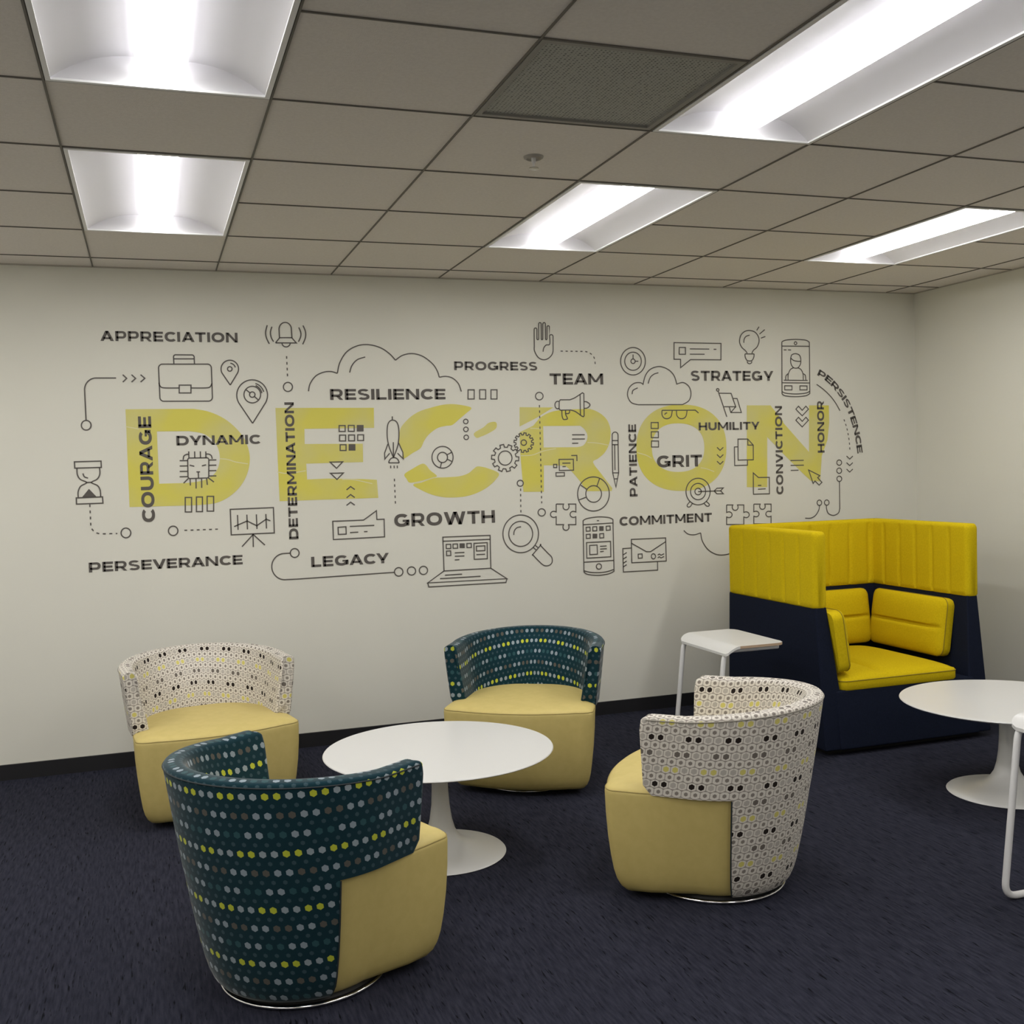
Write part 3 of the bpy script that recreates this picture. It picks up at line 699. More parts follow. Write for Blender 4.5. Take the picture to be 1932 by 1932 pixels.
# --- words: a plain wide bold alphabet, drawn letter by letter
T = .235
def bar(x0, y0, x1, y1): return [[(x0, y0), (x1, y0), (x1, y1), (x0, y1)]]
def ring_(cx, cy, rx, ry, a0, a1, t=T):
    n = max(8, int(abs(a1 - a0) / 7)); out = []
    P = [math.radians(a0 + (a1 - a0) * k / n) for k in range(n + 1)]
    e = lambda a, x, y: (cx + x * math.copysign(abs(math.cos(a)) ** .9, math.cos(a)), cy + y * math.copysign(abs(math.sin(a)) ** .9, math.sin(a)))
    for a, b in zip(P, P[1:]): out.append([e(a, rx, ry), e(b, rx, ry), e(b, rx - t * 1.08, ry - t), e(a, rx - t * 1.08, ry - t)])
    return out
def dia(x0, x1, y0, y1, w): return [[(x0, y0), (x0 + w, y0), (x1 + w, y1), (x1, y1)]]
def glyph(c):
    d = .27
    if c == 'A': return 1.12, dia(0, .56 - d / 2, 0, 1, d) + dia(1.12 - d, .56 - d / 2, 0, 1, d) + bar(.25, .19, .87, .37)
    if c == 'C': return .95, ring_(.54, .5, .54, .5, 42, 318)
    if c == 'D': return 1.04, bar(0, 0, .25, 1) + bar(.1, .765, .52, 1) + bar(.1, 0, .52, .235) + ring_(.50, .5, .54, .5, -90, 90)
    if c == 'E': return .84, bar(0, 0, .25, 1) + bar(.1, .775, .84, 1) + bar(.1, .395, .78, .605) + bar(.1, 0, .84, .225)
    if c == 'G': return 1.1, ring_(.54, .5, .54, .5, 42, 335) + bar(.86, .08, 1.08, .5) + bar(.6, .37, 1.08, .54)
    if c == 'H': return 1.02, bar(0, 0, .25, 1) + bar(.77, 0, 1.02, 1) + bar(.1, .39, .9, .61)
    if c == 'I': return .25, bar(0, 0, .25, 1)
    if c == 'L': return .78, bar(0, 0, .25, 1) + bar(.1, 0, .78, .225)
    if c == 'M': return 1.24, bar(0, 0, .24, 1) + bar(1.0, 0, 1.24, 1) + dia(.5, 0, .22, 1, .22) + dia(.52, 1.02, .22, 1, .22)
    if c == 'N': return 1.04, bar(0, 0, .24, 1) + bar(.80, 0, 1.04, 1) + dia(.78, 0, 0, 1, .26)
    if c == 'O': return 1.14, ring_(.57, .5, .57, .51, 0, 360)
    if c == 'P': return .92, bar(0, 0, .25, 1) + bar(.1, .79, .58, 1) + bar(.1, .26, .58, .47) + ring_(.58, .63, .34, .37, -90, 90, .21)
    if c == 'R': return .96, bar(0, 0, .25, 1) + bar(.1, .79, .58, 1) + bar(.1, .28, .58, .49) + ring_(.58, .64, .35, .36, -90, 90, .21) + dia(.7, .42, 0, .36, .26)
    if c == 'S': return .87, ring_(.435, .715, .425, .29, 30, 270, .205) + ring_(.435, .285, .435, .295, 90, -152, .205)
    if c == 'T': return .92, bar(0, .775, .92, 1) + bar(.335, 0, .585, .9)
    if c == 'U': return 1.0, bar(0, .42, .25, 1) + bar(.75, .42, 1.0, 1) + ring_(.5, .43, .5, .44, 180, 360)
    if c == 'V': return 1.08, dia(.43, 0, 0, 1, d) + dia(.43, 1.08 - d, 0, 1, d)
    if c == 'W': return 1.6, dia(.32, 0, 0, 1, d) + dia(.32, .69, 0, 1, d) + dia(1.05, .69, 0, 1, d) + dia(1.05, 1.6 - d, 0, 1, d)
    if c == 'Y': return 1.04, dia(.40, 0, .3, 1, d) + dia(.40, 1.04 - d, .3, 1, d) + bar(.395, 0, .645, .42)
def layout(word, gap=.13):
    x = 0; out = []
    for a, c in enumerate(word):
        wd, sh = glyph(c)
        if a and (word[a - 1] + c) in ('AT', 'TA', 'AC', 'CY', 'AV', 'VA', 'TY', 'AG', 'GA', 'RA', 'AN', 'YN', 'EV', 'VE', 'AY', 'DY', 'EA', 'AM', 'NA', 'TO'): x -= .07
        out.append((x, wd, sh)); x += wd + gap
    return out, x - gap
def word(txt, label, b0, b1, cap):
    """b0, b1: the two ends of the base line in the photo; cap: height of the capitals there, in photo pixels, up the letters' own axis"""
    A, B = Vector(wall(*b0)), Vector(wall(*b1)); ux = (B - A)
    if abs(ux.x) > abs(ux.y): m = (A.y + B.y) / 2; A.y = B.y = m
    else: m = (A.x + B.x) / 2; A.x = B.x = m
    ux = B - A; L = ux.length; ux /= L; uy = Vector((-ux.y, ux.x)); hgt = cap
    g, tot = layout(txt); k = L / tot; bm = bmesh.new()
    for x, wd, sh in g:
        for p in sh:
            bm.faces.new([bm.verts.new((q.x, -.002, q.y)) for q in [A + ux * (x + px) * k + uy * py * hgt for px, py in p]])
    return settle('word_decal', bm, M['ink'], label, 'lettering', 'charcoal words on the wall')
def capof(u, v0, v1): return abs(wall(u, v0)[1] - wall(u, v1)[1])
def caph(u0, u1, v): return abs(wall(u0, v)[0] - wall(u1, v)[0])
def wl(txt, b0, b1, v1, note): word(txt, 'dark grey word %s on the wall, %s' % (txt, note), b0, b1, capof(b0[0], b0[1], v1))
def wv(txt, b0, b1, u1, note): word(txt, 'dark grey upright word %s on the wall, %s' % (txt, note), b0, b1, caph(b0[0], u1, b0[1]))
wl('APPRECIATION', (189.5, 644), (448.5, 645.5), 625, 'above the briefcase drawing')
wl('DYNAMIC', (333, 840.5), (491.5, 837.5), 822.5, 'above the chip drawing')
wl('PERSEVERANCE', (168, 1080.5), (458, 1064), 1062, 'lowest at the left')
wl('LEGACY', (587.5, 1070), (734, 1062), 1050.5, 'beside the laptop drawing')
wl('RESILIENCE', (623, 754.5), (840.5, 753.5), 734, 'under the big cloud')
wl('GROWTH', (744, 993.5), (934, 987), 969, 'above the laptop drawing')
wl('PROGRESS', (857, 698.5), (1013.5, 699), 682, 'left of the hand drawing')
wl('TEAM', (1037, 725.5), (1138, 725.5), 704.5, 'above the megaphone')
wl('GRIT', (1239.5, 881.5), (1324.5, 880.5), 859, 'inside the yellow O')
wl('COMMITMENT', (1169, 991.5), (1343, 984.5), 974.5, 'above the envelope drawing')
wl('STRATEGY', (1303.5, 718.5), (1459, 718.5), 699.5, 'below the speech bubble')
wl('HUMILITY', (1318, 812), (1433, 810.5), 797, 'below the flag drawing')
wv('COURAGE', (292.5, 984.5), (285.2, 785.5), 268, 'across the yellow D')
wv('DETERMINATION', (563.5, 1017), (553.5, 759), 546, 'across the yellow E')
wv('PATIENCE', (1202.5, 936.5), (1200, 800.5), 1188, 'between pencil and yellow O')
wv('CONVICTION', (1477, 932.5), (1475.8, 766), 1463.8, 'across the yellow N')
wv('HONOR', (1554.8, 854), (1554.6, 756.5), 1542, 'on the right stem of the yellow N')
def curved(txt, label, pts, cap):
    P = [Vector(wall(*p)) for p in pts]; P = [Vector(p) for p in crom(P, 10)]
    acc = [0]
    for a, b in zip(P, P[1:]): acc.append(acc[-1] + (b - a).length)
    def at(s):
        s = min(max(s, 0), acc[-1] - 1e-6)
        for i in range(len(P) - 1):
            if s <= acc[i + 1]: t = (s - acc[i]) / (acc[i + 1] - acc[i]); return P[i] + (P[i + 1] - P[i]) * t, (P[min(i + 4, len(P) - 1)] - P[max(i - 4, 0)]).normalized()
    g, tot = layout(txt, .07); k = acc[-1] / tot; bm = bmesh.new()
    for x, wd, sh in g:
        c, t = at((x + wd / 2) * k); n = Vector((-t.y, t.x))
        for p in sh: bm.faces.new([bm.verts.new((q.x, -.002, q.y)) for q in [c + t * (px - wd / 2) * k * 1.04 + n * (py * cap) for px, py in p]])
    return settle('word_decal', bm, M['ink'], label, 'lettering', 'charcoal words on the wall')
curved('PERSISTENCE', 'dark grey word PERSISTENCE curving down the right end of the mural', [(1541.5, 708), (1557, 718), (1573, 734), (1590, 757), (1603, 787), (1612, 820), (1617.5, 855.5)], .042)

# --- line drawings, left part
icon('arrow_line_decal', 1, 'bent line rising from a ring to three arrow heads, above the hourglass', ('l', [(348, 468), (215, 468)] + arc(215, 545, 76, 77, 270, 180) + [(149, 748)]), ('c', 150, 781, 32), ('l', [(392, 446), (418, 470), (392, 495)]), ('l', [(450, 446), (477, 470), (450, 495)]), ('l', [(510, 446), (538, 470), (510, 495)]))
icon('briefcase_decal', 1, 'line drawing of a briefcase under the word APPRECIATION', ('p', arc(655, 402, 26, 26, 180, 270) + arc(953, 402, 26, 26, 270, 360) + arc(960, 595, 26, 26, 0, 90) + arc(664, 596, 26, 26, 90, 180)), ('l', [(731, 376), (728, 330)] + arc(742, 330, 14, 16, 180, 270) + arc(850, 331, 15, 16, 270, 360) + [(867, 376)]), ('l', [(729, 341), (865, 341)]), ('s', [(632, 500), (640, 522), (665, 533), (765, 534)]), ('s', [(845, 534), (950, 533), (974, 522), (981, 505)]), R_(766, 515, 844, 567))
def pin(cx, cy, r, ty): return ('l', [(cx + 3, ty)] + [(cx - r * math.cos(a), cy - r * math.sin(a)) for a in [(-.5 + k / 24 * (PI + 1)) for k in range(25)]] + [(cx + 3, ty)])
icon('map_pin_decal', 1, 'small map pin drawing right of the briefcase', pin(1101, 408, 58, 515), ('c', 1101, 408, 15), ('a', 1101, 408, 38, 38, -85, -15))
icon('map_pin_decal', 1, 'large map pin drawing above the right side of the yellow D', pin(1249, 582, 102, 768), ('c', 1250, 578, 55), ('c', 1250, 578, 18), ('l', [(1208, 545), (1236, 567)]), ('l', [(1264, 590), (1288, 612)]), ('a', 1250, 580, 78, 78, -75, -15), ('a', 1250, 580, 64, 66, -70, -10))
icon('bell_decal', 1, 'ringing bell drawing at the top of the mural', ('l', [(1404, 235), (1430, 203), (1427, 145)] + arc(1468, 145, 41, 45, 180, 360) + [(1513, 203), (1542, 236), (1404, 235)]), ('l', [(1430, 201), (1514, 201)]), ('a', 1474, 236, 27, 26, 0, 180), ('s', [(1349, 118), (1338, 165), (1345, 205), (1363, 242)]), ('s', [(1380, 128), (1370, 165), (1376, 200), (1391, 227)]), ('s', [(1558, 133), (1571, 165), (1570, 195), (1556, 228)]), ('s', [(1586, 120), (1602, 160), (1602, 200), (1584, 245)]))
icon('dotted_line_decal', 1, 'short dotted line with a ring below the bell', ('d', [(1477, 323), (1484, 465)]), ('c', 1486, 527, 30))
icon('hourglass_decal', 1, 'hourglass drawing at the far left of the mural', ('p', [(72, 1023), (248, 1018), (250, 1060), (74, 1065)]), ('p', [(84, 1262), (258, 1255), (261, 1297), (86, 1303)]), ('s', [(88, 1066), (92, 1110), (112, 1140), (152, 1160), (113, 1185), (97, 1220), (97, 1258)]), ('s', [(238, 1062), (240, 1105), (222, 1138), (185, 1160), (224, 1180), (242, 1210), (246, 1254)]), ('f', [(122, 1258), (168, 1202), (218, 1254)]), ('s', [(128, 1100), (138, 1122), (162, 1131)]), ('l', [(150, 1160), (186, 1159)]))
icon('dotted_line_decal', 1, 'dotted line from the hourglass foot to a ring', ('d', [(174, 1305), (180, 1440)] + arc(250, 1440, 70, 60, 180, 90)[1:] + [(356, 1498)]), ('c', 413, 1494, 32))
chip = [('p', arc(836, 1012, 14, 14, 180, 270) + arc(948, 1010, 14, 14, 270, 360) + arc(950, 1118, 12, 12, 0, 90) + arc(838, 1120, 14, 14, 90, 180)), ('l', [(835, 1045), (866, 1053)]), ('l', [(916, 1050), (944, 1043)]), ('l', [(880, 1090), (904, 1090)]), ('l', [(892, 1090), (894, 1132)])]
for x in (829, 868, 906, 942): chip.append(('l', [(x, 954), (x + 1, 998)]))
for y in (1016, 1051, 1087, 1122): chip += [('l', [(769, y), (822, y - 1)]), ('l', [(964, y - 5), (1012, y - 6)])]
for a in ([(826, 1134), (795, 1165)], [(838, 1138), (840, 1180)], [(877, 1136), (878, 1200)], [(914, 1135), (915, 1196)], [(948, 1134), (952, 1176)], [(960, 1130), (996, 1157)]): chip.append(('l', a))
chip += [('s', [(792, 1010), (797, 985), (815, 974), (829, 974)]), ('s', [(985, 1004), (978, 982), (962, 972), (943, 972)])]
icon('chip_decal', 1, 'computer chip drawing with a lion face, inside the yellow D', *chip)
icon('bars_decal', 1, 'row of three upright boxes below the lion-faced chip', R_(806, 1259, 848, 1355), R_(880, 1256, 920, 1353), R_(951, 1252, 994, 1350))
icon('dotted_line_decal', 1, 'ring with a dotted line left of the presentation board', ('c', 726, 1480, 31), ('d', [(800, 1477), (1022, 1469)]))
icon('presentation_board_decal', 1, 'presentation board drawing with a zigzag chart', ('p', [(1104, 1338), (1390, 1326), (1396, 1494), (1111, 1507)]), *[('l', [(x, 1375 - i * 2), (x + 4, 1474 - i * 3)]) for i, x in enumerate((1152, 1214, 1277, 1340))], ('l', [(1130, 1452), (1216, 1415), (1280, 1446), (1342, 1403), (1370, 1414)]), ('l', [(1182, 1585), (1256, 1504), (1334, 1575)]), ('l', [(1255, 1504), (1257, 1588)]))
icon('loop_line_decal', 1, 'long line looping from a ring under the word LEGACY to three rings', ('c', 1531, 1627, 29), ('l', [(1502, 1628), (1465, 1630)] + arc(1465, 1717, 86, 87, 270, 90)[1:] + [(1545, 1800), (2190, 1755)]), ('c', 2220, 1752, 28), ('c', 2305, 1746, 27), ('c', 2384, 1742, 27))
# --- middle
icon('cloud_decal', 2, 'large cloud outline over the word RESILIENCE', ('s', [(77, 556), (88, 505), (125, 455), (175, 430), (225, 425), (268, 437)]), ('s', [(268, 437), (285, 365), (330, 295), (400, 255), (475, 247), (555, 268), (615, 308), (653, 350)]), ('s', [(653, 350), (700, 318), (765, 306), (835, 325), (900, 375), (932, 425), (943, 463)]), ('s', [(943, 463), (985, 457), (1030, 468), (1070, 505), (1090, 558)]), ('s', [(350, 432), (365, 385), (400, 347), (453, 329)]))
icon('squares_decal', 2, 'row of three small upright boxes right of the word RESILIENCE', R_(1134, 546, 1175, 607), R_(1211, 546, 1251, 607), R_(1286, 546, 1326, 607))
sq = [R_(280, 783, 320, 822), R_(341, 782, 380, 821), FR_(397, 779, 442, 822), R_(283, 846, 323, 885), R_(343, 845, 382, 884), R_(403, 844, 442, 882), R_(287, 910, 326, 948), FR_(343, 906, 388, 949)]
icon('squares_decal', 2, 'grid of eight small squares, two filled, on the yellow E', *sq)
icon('rocket_decal', 2, 'rocket drawing between the yellow E and C', ('l', [(632, 722), (632, 746)]), ('s', [(640, 995), (612, 925), (599, 860), (600, 790), (612, 758), (634, 747), (660, 758), (674, 795), (676, 860), (666, 925), (640, 995)]), ('l', [(639, 893), (640, 993)]), ('l', [(603, 905), (581, 966), (583, 1005), (615, 966)]), ('l', [(674, 898), (702, 960), (705, 1003), (667, 966)]), ('l', [(609, 1030), (678, 1030)]), ('a', 643, 1031, 34, 36, 180, 360), ('l', [(621, 1048), (622, 1066)]), ('l', [(644, 1048), (645, 1066)]), ('l', [(665, 1048), (666, 1066)]))
icon('dotted_line_decal', 2, 'short dotted line below the rocket', ('d', [(646, 1135), (653, 1302)]))
icon('rings_decal', 2, 'column of three small rings beside the yellow C', ('c', 1119, 756, 15), ('c', 1120, 808, 15), ('c', 1122, 861, 15))
icon('ring_chart_decal', 2, 'small ring chart drawing inside the yellow C', ('c', 965, 993, 70, 72), ('c', 965, 994, 33, 34), ('l', [(996, 976), (1026, 960)]), ('l', [(997, 1006), (1026, 1020)]), ('l', [(958, 1028), (950, 1063)]))
def gear(cx, cy, ro, ri, n, ph=0):
    p = []
    for k in range(n):
        for a, r in ((-.30, ri), (-.22, ro), (.22, ro), (.30, ri)): t = 2 * PI * (k + a + ph) / n; p.append((cx + r * math.cos(t), cy + r * math.sin(t)))
    return ('p', p)
icon('gear_decal', 2, 'larger gear drawing left of the yellow R', gear(1380, 998, 91, 72, 10, .1), ('c', 1380, 998, 45, 47))
icon('gear_decal', 2, 'smaller gear drawing on the stem of the yellow R', gear(1503, 896, 65, 52, 12, .25), ('c', 1503, 896, 18))
icon('triangles_decal', 2, 'two downward triangles beside the yellow E', ('p', [(220, 1025), (304, 1023), (263, 1066)]), ('p', [(223, 1099), (308, 1097), (266, 1140)]))
icon('chevrons_decal', 2, 'three upward chevrons below the triangles', *[('l', [(329, y + 22), (356, y), (384, y + 20)]) for y in (1187, 1240, 1290)])
icon('speech_bubble_decal', 2, 'speech bubble drawing left of the word GROWTH, its tip upward', ('p', [(238, 1417), (442, 1409), (527, 1347), (530, 1405), (578, 1403), (581, 1520), (242, 1538)]), ('p', [(273, 1457), (325, 1453), (327, 1502), (275, 1504)]), ('l', [(350, 1451), (513, 1444)]), ('l', [(352, 1492), (407, 1489)]), ('l', [(445, 1486), (468, 1485)]))
icon('laptop_decal', 2, 'open laptop drawing below the word GROWTH', ('p', [(967, 1522), (1280, 1510), (1285, 1728), (975, 1746)]), ('l', [(968, 1549), (1281, 1536)]), ('p', [(989, 1570), (1019, 1569), (1020, 1597), (990, 1598)]), ('p', [(1034, 1568), (1064, 1567), (1065, 1595), (1035, 1596)]), FR_(1078, 1563, 1112, 1594), ('p', [(1126, 1564), (1155, 1563), (1156, 1590), (1127, 1591)]), ('p', [(991, 1614), (1019, 1613), (1020, 1643), (992, 1644)]), ('l', [(1046, 1626), (1110, 1623)]), ('l', [(1046, 1649), (1110, 1646)]), ('l', [(1046, 1673), (1077, 1671)]), ('p', [(1173, 1563), (1261, 1558), (1262, 1665), (1175, 1669)]), ('p', [(1189, 1582), (1245, 1579), (1246, 1611), (1190, 1614)]), ('l', [(1189, 1638), (1247, 1635)]), ('l', [(975, 1746), (867, 1825), (1392, 1797), (1285, 1728)]), ('l', [(867, 1825), (874, 1852), (1385, 1822), (1392, 1797)]), ('l', [(981, 1774), (1094, 1767)]), ('l', [(948, 1797), (1217, 1781)]))
icon('magnifier_decal', 2, 'magnifying glass drawing right of the word GROWTH', ('c', 1483, 1500, 118, 125), ('c', 1483, 1500, 79, 83), ('s', [(1437, 1508), (1441, 1480), (1458, 1460), (1485, 1453)]), ('l', [(1566, 1590), (1584, 1606)]), ('l', [(1580, 1577), (1598, 1592)]), ('s', [(1562, 1638), (1562, 1638), (1614, 1577), (1614, 1577), (1660, 1625), (1688, 1655), (1690, 1690), (1668, 1710), (1635, 1708), (1600, 1678), (1562, 1638)]))
icon('dotted_line_decal', 2, 'ring with a dotted line down to the magnifying glass', ('c', 1480, 1165, 20), ('d', [(1482, 1200), (1484, 1362)]))
icon('dotted_line_decal', 2, 'long dotted line between two rings, down the yellow R', ('c', 1606, 588, 25), ('d', [(1607, 647), (1622, 1298)]), ('c', 1622, 1358, 24))
# --- right of centre
icon('hand_decal', 3, 'raised hand drawing left of the word TEAM', ('s', [(97, 155), (98, 250), (100, 290), (125, 332), (160, 347), (195, 335), (220, 300), (222, 240), (222, 190)]), ('l', [(97, 155), (97, 146)] + arc(106, 146, 9, 9, 180, 360) + [(115, 205)] + arc(121, 208, 6, 6, 180, 0)[::1] + [(127, 110)] + arc(135, 110, 8, 9, 180, 360) + [(144, 205)] + arc(149, 208, 5, 6, 180, 0) + [(154, 110)] + arc(163, 110, 8, 9, 180, 360) + [(172, 205)] + arc(177, 208, 5, 6, 180, 0) + [(182, 132)] + arc(190, 131, 8, 9, 180, 360) + [(199, 190)] + arc(210, 190, 11, 9, 180, 360)), ('s', [(199, 190), (200, 243), (176, 250), (160, 270), (156, 294)]))
icon('dotted_line_decal', 3, 'dotted line curving from the hand toward the word TEAM', ('d', [(272, 290), (425, 292)] + arc(425, 360, 75, 68, 270, 350) + [(503, 395)]))
icon('clock_decal', 3, 'clock drawing above the small cloud', ('c', 752, 357, 82, 91), ('c', 752, 357, 55, 60), ('c', 752, 357, 14, 15), ('l', [(752, 312), (752, 342)]), ('l', [(766, 357), (787, 357)]))
icon('cloud_decal', 3, 'small whole cloud drawing under the clock', ('l', crom([(785, 645), (740, 630), (716, 585), (725, 535), (760, 503), (800, 499), (818, 510)], 6) + crom([(818, 510), (835, 450), (870, 408), (930, 392), (990, 415), (1025, 455), (1042, 508)], 6) + crom([(1042, 508), (1085, 498), (1123, 525), (1136, 572), (1122, 618), (1080, 644)], 6) + [(785, 645)]), ('s', [(746, 575), (752, 550), (783, 533)]), ('s', [(852, 505), (866, 465), (890, 443), (920, 433)]))
icon('megaphone_decal', 6, 'megaphone drawing below the word TEAM', ('l', [(705, 130), (720, 106), (855, 106)] + crom([(855, 106), (920, 80), (1010, 22)], 5) + [(1030, 8), (1050, 20), (1054, 330), (1045, 343), (1020, 335)] + crom([(1000, 320), (930, 270), (865, 250)], 5) + [(720, 252), (703, 230), (705, 130)]), ('l', [(997, 30), (1002, 322)]), ('s', [(705, 130), (670, 130), (647, 160), (648, 200), (670, 230), (705, 228)]), ('s', [(1054, 132), (1090, 135), (1132, 165), (1130, 195), (1095, 222), (1055, 226)]), ('s', [(742, 252), (745, 330), (762, 378), (790, 382), (820, 370), (795, 310), (795, 255)]), ('s', [(797, 300), (835, 298), (850, 280), (850, 255)]))
icon('text_lines_decal', 6, 'three short lines inside the yellow R', ('l', [(885, 597), (1062, 596)]), ('l', [(885, 656), (1065, 655)]), ('l', [(885, 716), (972, 715)]))
icon('cards_decal', 6, 'group of small framed boxes on the leg of the yellow R', ('p', [(702, 942), (903, 940), (906, 1093), (707, 1097)]), ('l', [(748, 995), (862, 993)]), ('l', [(750, 1043), (797, 1042)]), R_(626, 1012, 671, 1056), ('p', [(659, 1128), (777, 1125), (778, 1175), (660, 1178)]), ('l', [(873, 888), (952, 886), (953, 965)]))
icon('ring_chart_decal', 3, 'large ring chart drawing at the foot of the yellow R', ('c', 490, 1236, 105, 113), ('c', 491, 1236, 52, 55), ('l', [(512, 1186), (530, 1135)]), ('l', [(447, 1206), (406, 1178)]), ('l', [(440, 1258), (393, 1276)]))
icon('pencil_decal', 6, 'pencil drawing left of the word PATIENCE', ('l', [(1447, 735), (1447, 610)] + arc(1488, 605, 42, 46, 180, 360) + [(1530, 735), (1538, 1130), (1500, 1330), (1455, 1130), (1447, 735)]), ('l', [(1447, 678), (1530, 678)]), ('l', [(1447, 735), (1531, 735)]), ('l', [(1482, 735), (1487, 1092)]), ('l', [(1455, 1130), (1538, 1130)]), ('l', [(1478, 1215), (1520, 1213)]))
icon('glasses_decal', 3, 'spectacles drawing on top of the yellow O', ('l', [(944, 682), (1165, 681), (1186, 700)]), ('s', [(944, 682), (944, 712), (958, 733), (982, 737), (1004, 722), (1012, 684)]), ('s', [(1040, 684), (1042, 715), (1060, 735), (1085, 736), (1103, 720), (1110, 684)]), ('s', [(962, 712), (966, 703), (978, 699)]))
icon('squares_decal', 3, 'column of three squares in the left side of the yellow O', R_(872, 763, 919, 802), R_(873, 824, 920, 863), R_(874, 885, 921, 925))
icon('chevrons_decal', 3, 'three downward chevrons on the right side of the yellow O', *[('l', [(1308, y), (1329, y + 20), (1350, y)]) for y in (927, 975, 1019)])
icon('target_decal', 3, 'target drawing with an arrow in it, below the yellow O', ('c', 1183, 1220, 80, 88), ('c', 1183, 1220, 50, 54), ('c', 1183, 1220, 21, 22), ('l', [(1183, 1220), (1332, 1215)]), ('l', [(1290, 1216), (1308, 1198), (1350, 1196), (1332, 1215), (1350, 1234), (1308, 1235), (1290, 1216)]), ('s', [(1130, 1286), (1112, 1308), (1114, 1321), (1130, 1320), (1146, 1297)]), ('s', [(1235, 1283), (1256, 1303), (1255, 1315), (1240, 1316), (1222, 1297)]))
def puzzle(x0, y0, x1, y1, top, right, bottom, left, r):
    """edges: +1 tab outwards, -1 notch inwards, 0 straight, None left out"""
    mx, my = (x0 + x1) / 2, (y0 + y1) / 2; P = []; cur = []
    def edge(a, b, m, d, out):
        ax = Vector(b) - Vector(a); t = ax.normalized(); mm = Vector(m); o = Vector(d) * out
        if out == 0: return [a, b]
        lead = [tuple(mm - t * r * .8), tuple(mm - t * r + o * r * .6)] + [tuple(mm + o * r * .9 + (-t * math.cos(q) + o * math.sin(q)) * r) for q in [k / 8 * PI for k in range(9)]] + [tuple(mm + t * r + o * r * .6), tuple(mm + t * r * .8)]
        return [a] + lead + [b]
    for a, b, m, d, out in (((x0, y0), (x1, y0), (mx, y0), (0, -1), top), ((x1, y0), (x1, y1), (x1, my), (1, 0), right), ((x1, y1), (x0, y1), (mx, y1), (0, 1), bottom), ((x0, y1), (x0, y0), (x0, my), (-1, 0), left)):
        if out is None: 
            if cur: P.append(cur)
            cur = []
        else: cur = cur + edge(a, b, m, d, out)
    if cur: P.append(cur)
    return P
icon('puzzle_piece_decal', 3, 'single jigsaw piece drawing above the phone', *[('l', p) for p in puzzle(243, 1303, 373, 1439, -1, -1, 1, 1, 20)])
icon('phone_decal', 3, 'mobile phone drawing with a grid of squares, below the large ring chart', ('l', [(421, 1412)] + crom([(421, 1412), (450, 1398), (520, 1388), (590, 1392), (619, 1405)], 5) + [(626, 1748)] + crom([(626, 1748), (590, 1765), (520, 1775), (450, 1768), (427, 1752)], 5) + [(421, 1412)]), ('l', [(422, 1440), (619, 1428)]), ('l', [(512, 1413), (527, 1412)]), ('l', [(426, 1688), (624, 1676)]), ('c', 526, 1716, 17, 18), ('s', [(427, 1745), (480, 1756), (560, 1754), (626, 1736)]), ('p', [(441, 1457), (467, 1455), (468, 1481), (442, 1483)]), ('p', [(485, 1454), (511, 1452), (512, 1479), (486, 1481)]), FR_(528, 1449, 557, 1480), ('p', [(574, 1450), (600, 1448), (601, 1475), (575, 1477)]), ('p', [(442, 1504), (468, 1502), (469, 1529), (443, 1531)]), FR_(484, 1499, 515, 1530), ('p', [(531, 1500), (557, 1498), (558, 1526), (532, 1528)]), ('p', [(444, 1558), (603, 1550), (605, 1652), (446, 1661)]), ('p', [(464, 1577), (514, 1574), (516, 1635), (466, 1638)]), ('l', [(533, 1583), (577, 1580)]), ('l', [(534, 1601), (578, 1598)]), ('l', [(534, 1618), (558, 1616)]))
icon('envelope_decal', 3, 'envelope drawing below the word COMMITMENT', ('p', [(741, 1537), (968, 1527), (972, 1680), (744, 1692)]), ('l', [(741, 1562), (840, 1618), (868, 1618), (968, 1552)]), ('p', [(786, 1635), (812, 1633), (813, 1660), (787, 1662)]), ('c', 887, 1649, 14, 17), ('s', [(916, 1642), (926, 1634), (936, 1641), (947, 1637), (958, 1632)]), ('s', [(916, 1660), (926, 1652), (936, 1659), (947, 1655), (958, 1650)]), ('l', [(741, 1594), (684, 1598), (688, 1753), (915, 1740), (914, 1686)]), *[('l', [(686, y + 16), (710, y)]) for y in (1624, 1652, 1680, 1704)])
icon('cloud_decal', 3, 'lower edge of a cloud running behind the lounge seat', ('s', [(1088, 1478), (1118, 1502), (1160, 1506), (1200, 1494)]), ('s', [(1200, 1494), (1212, 1550), (1250, 1605), (1300, 1635), (1350, 1640), (1400, 1628), (1450, 1600)]))
# --- right part
icon('speech_bubble_decal', 4, 'speech bubble drawing above the word STRATEGY, its tip downward', ('p', [(53, 306), (461, 313), (460, 455), (196, 453), (110, 523), (109, 451), (53, 450)]), R_(98, 348, 152, 407), ('l', [(190, 360), (358, 362)]), ('l', [(396, 364), (420, 364)]), ('l', [(190, 406), (318, 407)]))
icon('light_bulb_decal', 4, 'shining light bulb drawing above the word STRATEGY', ('s', [(688, 398), (672, 375), (640, 345), (622, 300), (632, 245), (665, 210), (708, 201), (755, 215), (785, 255), (790, 300), (772, 345), (742, 372), (728, 398)]), ('s', [(658, 308), (662, 275), (678, 252), (708, 241)]), ('l', [(668, 404), (748, 404)]), ('s', [(668, 404), (672, 435), (690, 462), (726, 462), (744, 435), (748, 404)]), ('s', [(690, 468), (692, 482), (708, 489), (724, 482), (727, 466)]), ('l', [(770, 200), (790, 168)]), ('l', [(794, 232), (840, 193)]), ('l', [(806, 267), (845, 253)]))
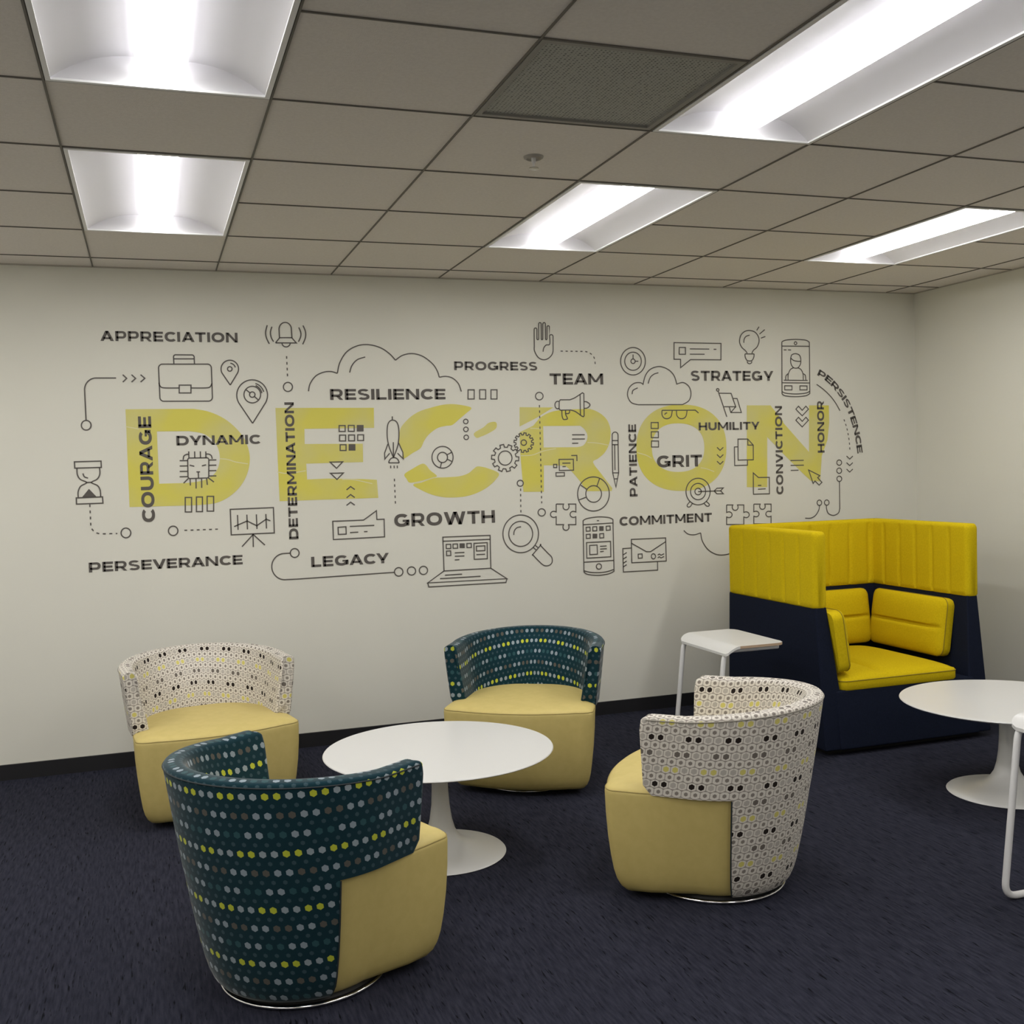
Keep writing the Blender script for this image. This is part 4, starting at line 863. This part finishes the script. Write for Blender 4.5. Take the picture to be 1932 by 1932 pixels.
icon('phone_decal', 4, 'mobile phone drawing showing a person, at the right of the mural', ('l', crom([(988, 300), (1020, 285), (1105, 278), (1195, 285), (1227, 303)], 5) + [(1231, 748)] + crom([(1231, 748), (1195, 767), (1110, 775), (1020, 768), (990, 750)], 5) + [(988, 300)]), ('l', [(988, 336), (1228, 338)]), ('c', 1107, 311, 11, 12), ('l', [(1004, 369), (1028, 369)]), ('l', [(1042, 369), (1068, 370)]), ('s', [(1065, 440), (1075, 412), (1107, 402), (1140, 414), (1152, 445), (1150, 490), (1130, 522), (1108, 528), (1086, 520), (1067, 488), (1065, 440)]), ('s', [(1066, 440), (1090, 460), (1125, 468), (1150, 467)]), ('l', [(1005, 632), (1212, 634)]), ('s', [(1022, 630), (1024, 595), (1042, 575)]), ('s', [(1042, 630), (1044, 580), (1062, 540), (1090, 524)]), ('s', [(1128, 524), (1155, 540), (1172, 580), (1174, 630)]), ('s', [(1172, 575), (1192, 590), (1196, 630)]), ('l', [(990, 654), (1230, 656)]), ('p', [(1013, 680), (1076, 681), (1076, 716), (1013, 716)]), ('p', [(1145, 681), (1207, 682), (1207, 716), (1145, 716)]), ('s', [(990, 730), (1020, 744), (1110, 751), (1195, 744), (1230, 728)]))
icon('flag_decal', 4, 'flag drawing above the word HUMILITY', ('c', 432, 716, 11), ('l', [(437, 728), (511, 950)]), ('l', [(446, 745), (548, 746), (588, 862), (487, 862)]), ('l', [(566, 791), (600, 791), (637, 912), (545, 912), (533, 866)]), ('l', [(588, 862), (545, 912)]))
icon('chevrons_decal', 4, 'pair of outlined downward chevrons left of the word HONOR', *[('p', [(1110, y + 26), (1133, y), (1165, y + 36), (1197, y), (1219, y + 26), (1165, y + 84)]) for y in (857, 953)])
icon('documents_decal', 4, 'two overlapping sheets drawing left of the yellow N', ('p', [(608, 1143), (692, 1142), (740, 1195), (741, 1322), (609, 1325)]), ('l', [(692, 1142), (693, 1195), (740, 1195)]), ('l', [(608, 1210), (577, 1211), (579, 1372), (690, 1369), (690, 1325)]))
icon('text_lines_decal', 4, 'three short lines on the diagonal of the yellow N', ('l', [(1063, 1329), (1178, 1327)]), ('l', [(1064, 1371), (1179, 1369)]), ('l', [(1065, 1415), (1133, 1413)]))
icon('cursor_decal', 4, 'mouse pointer arrow drawing at the foot of the yellow N', ('p', [(1220, 1411), (1318, 1460), (1299, 1478), (1336, 1518), (1312, 1542), (1276, 1506), (1260, 1528)]))
icon('note_decal', 4, 'dog-eared note drawing at the lower left of the yellow N', ('p', [(740, 1436), (785, 1476), (880, 1475), (881, 1617), (742, 1621)]), ('l', [(780, 1545), (810, 1544)]), ('l', [(781, 1578), (848, 1574)]))
icon('puzzle_piece_decal', 4, 'jigsaw piece drawing left of the pair above the lounge seat', *[('l', p) for p in puzzle(509, 1714, 658, 1884, -1, 1, 0, -1, 25)])
icon('puzzle_piece_decal', 4, 'jigsaw piece drawing right of the pair above the lounge seat', *[('l', p) for p in puzzle(745, 1707, 895, 1878, -1, -1, 0, -1, 24)])
icon('curved_line_decal', 4, 'plain curved line inside the curving word PERSISTENCE', ('s', [(1290, 668), (1350, 712), (1410, 770), (1455, 830), (1493, 897)]))
icon('dotted_line_decal', 4, 'dotted line with three arrow heads inside the curving word', ('d', crom([(1527, 972), (1550, 1040), (1567, 1120), (1575, 1180), (1578, 1238)], 5)), *[('l', [(1550, y), (1577, y + 26), (1604, y)]) for y in (1290, 1347, 1403)])
icon('hook_line_decal', 4, 'line with rings hooking down above the lounge seat', ('c', 1486, 1347, 21, 23), ('c', 1486, 1417, 21, 23), ('c', 1487, 1487, 21, 23), ('l', [(1488, 1511), (1491, 1745)] + crom([(1491, 1745), (1478, 1785), (1435, 1805), (1392, 1787), (1376, 1745), (1376, 1718)], 6)), ('c', 1378, 1694, 20, 23))
icon('hook_line_decal', 4, 'ring with a tail curving left above the lounge seat', ('c', 1314, 1695, 20, 23), ('s', [(1316, 1719), (1308, 1760), (1280, 1805), (1240, 1828), (1190, 1829)]))
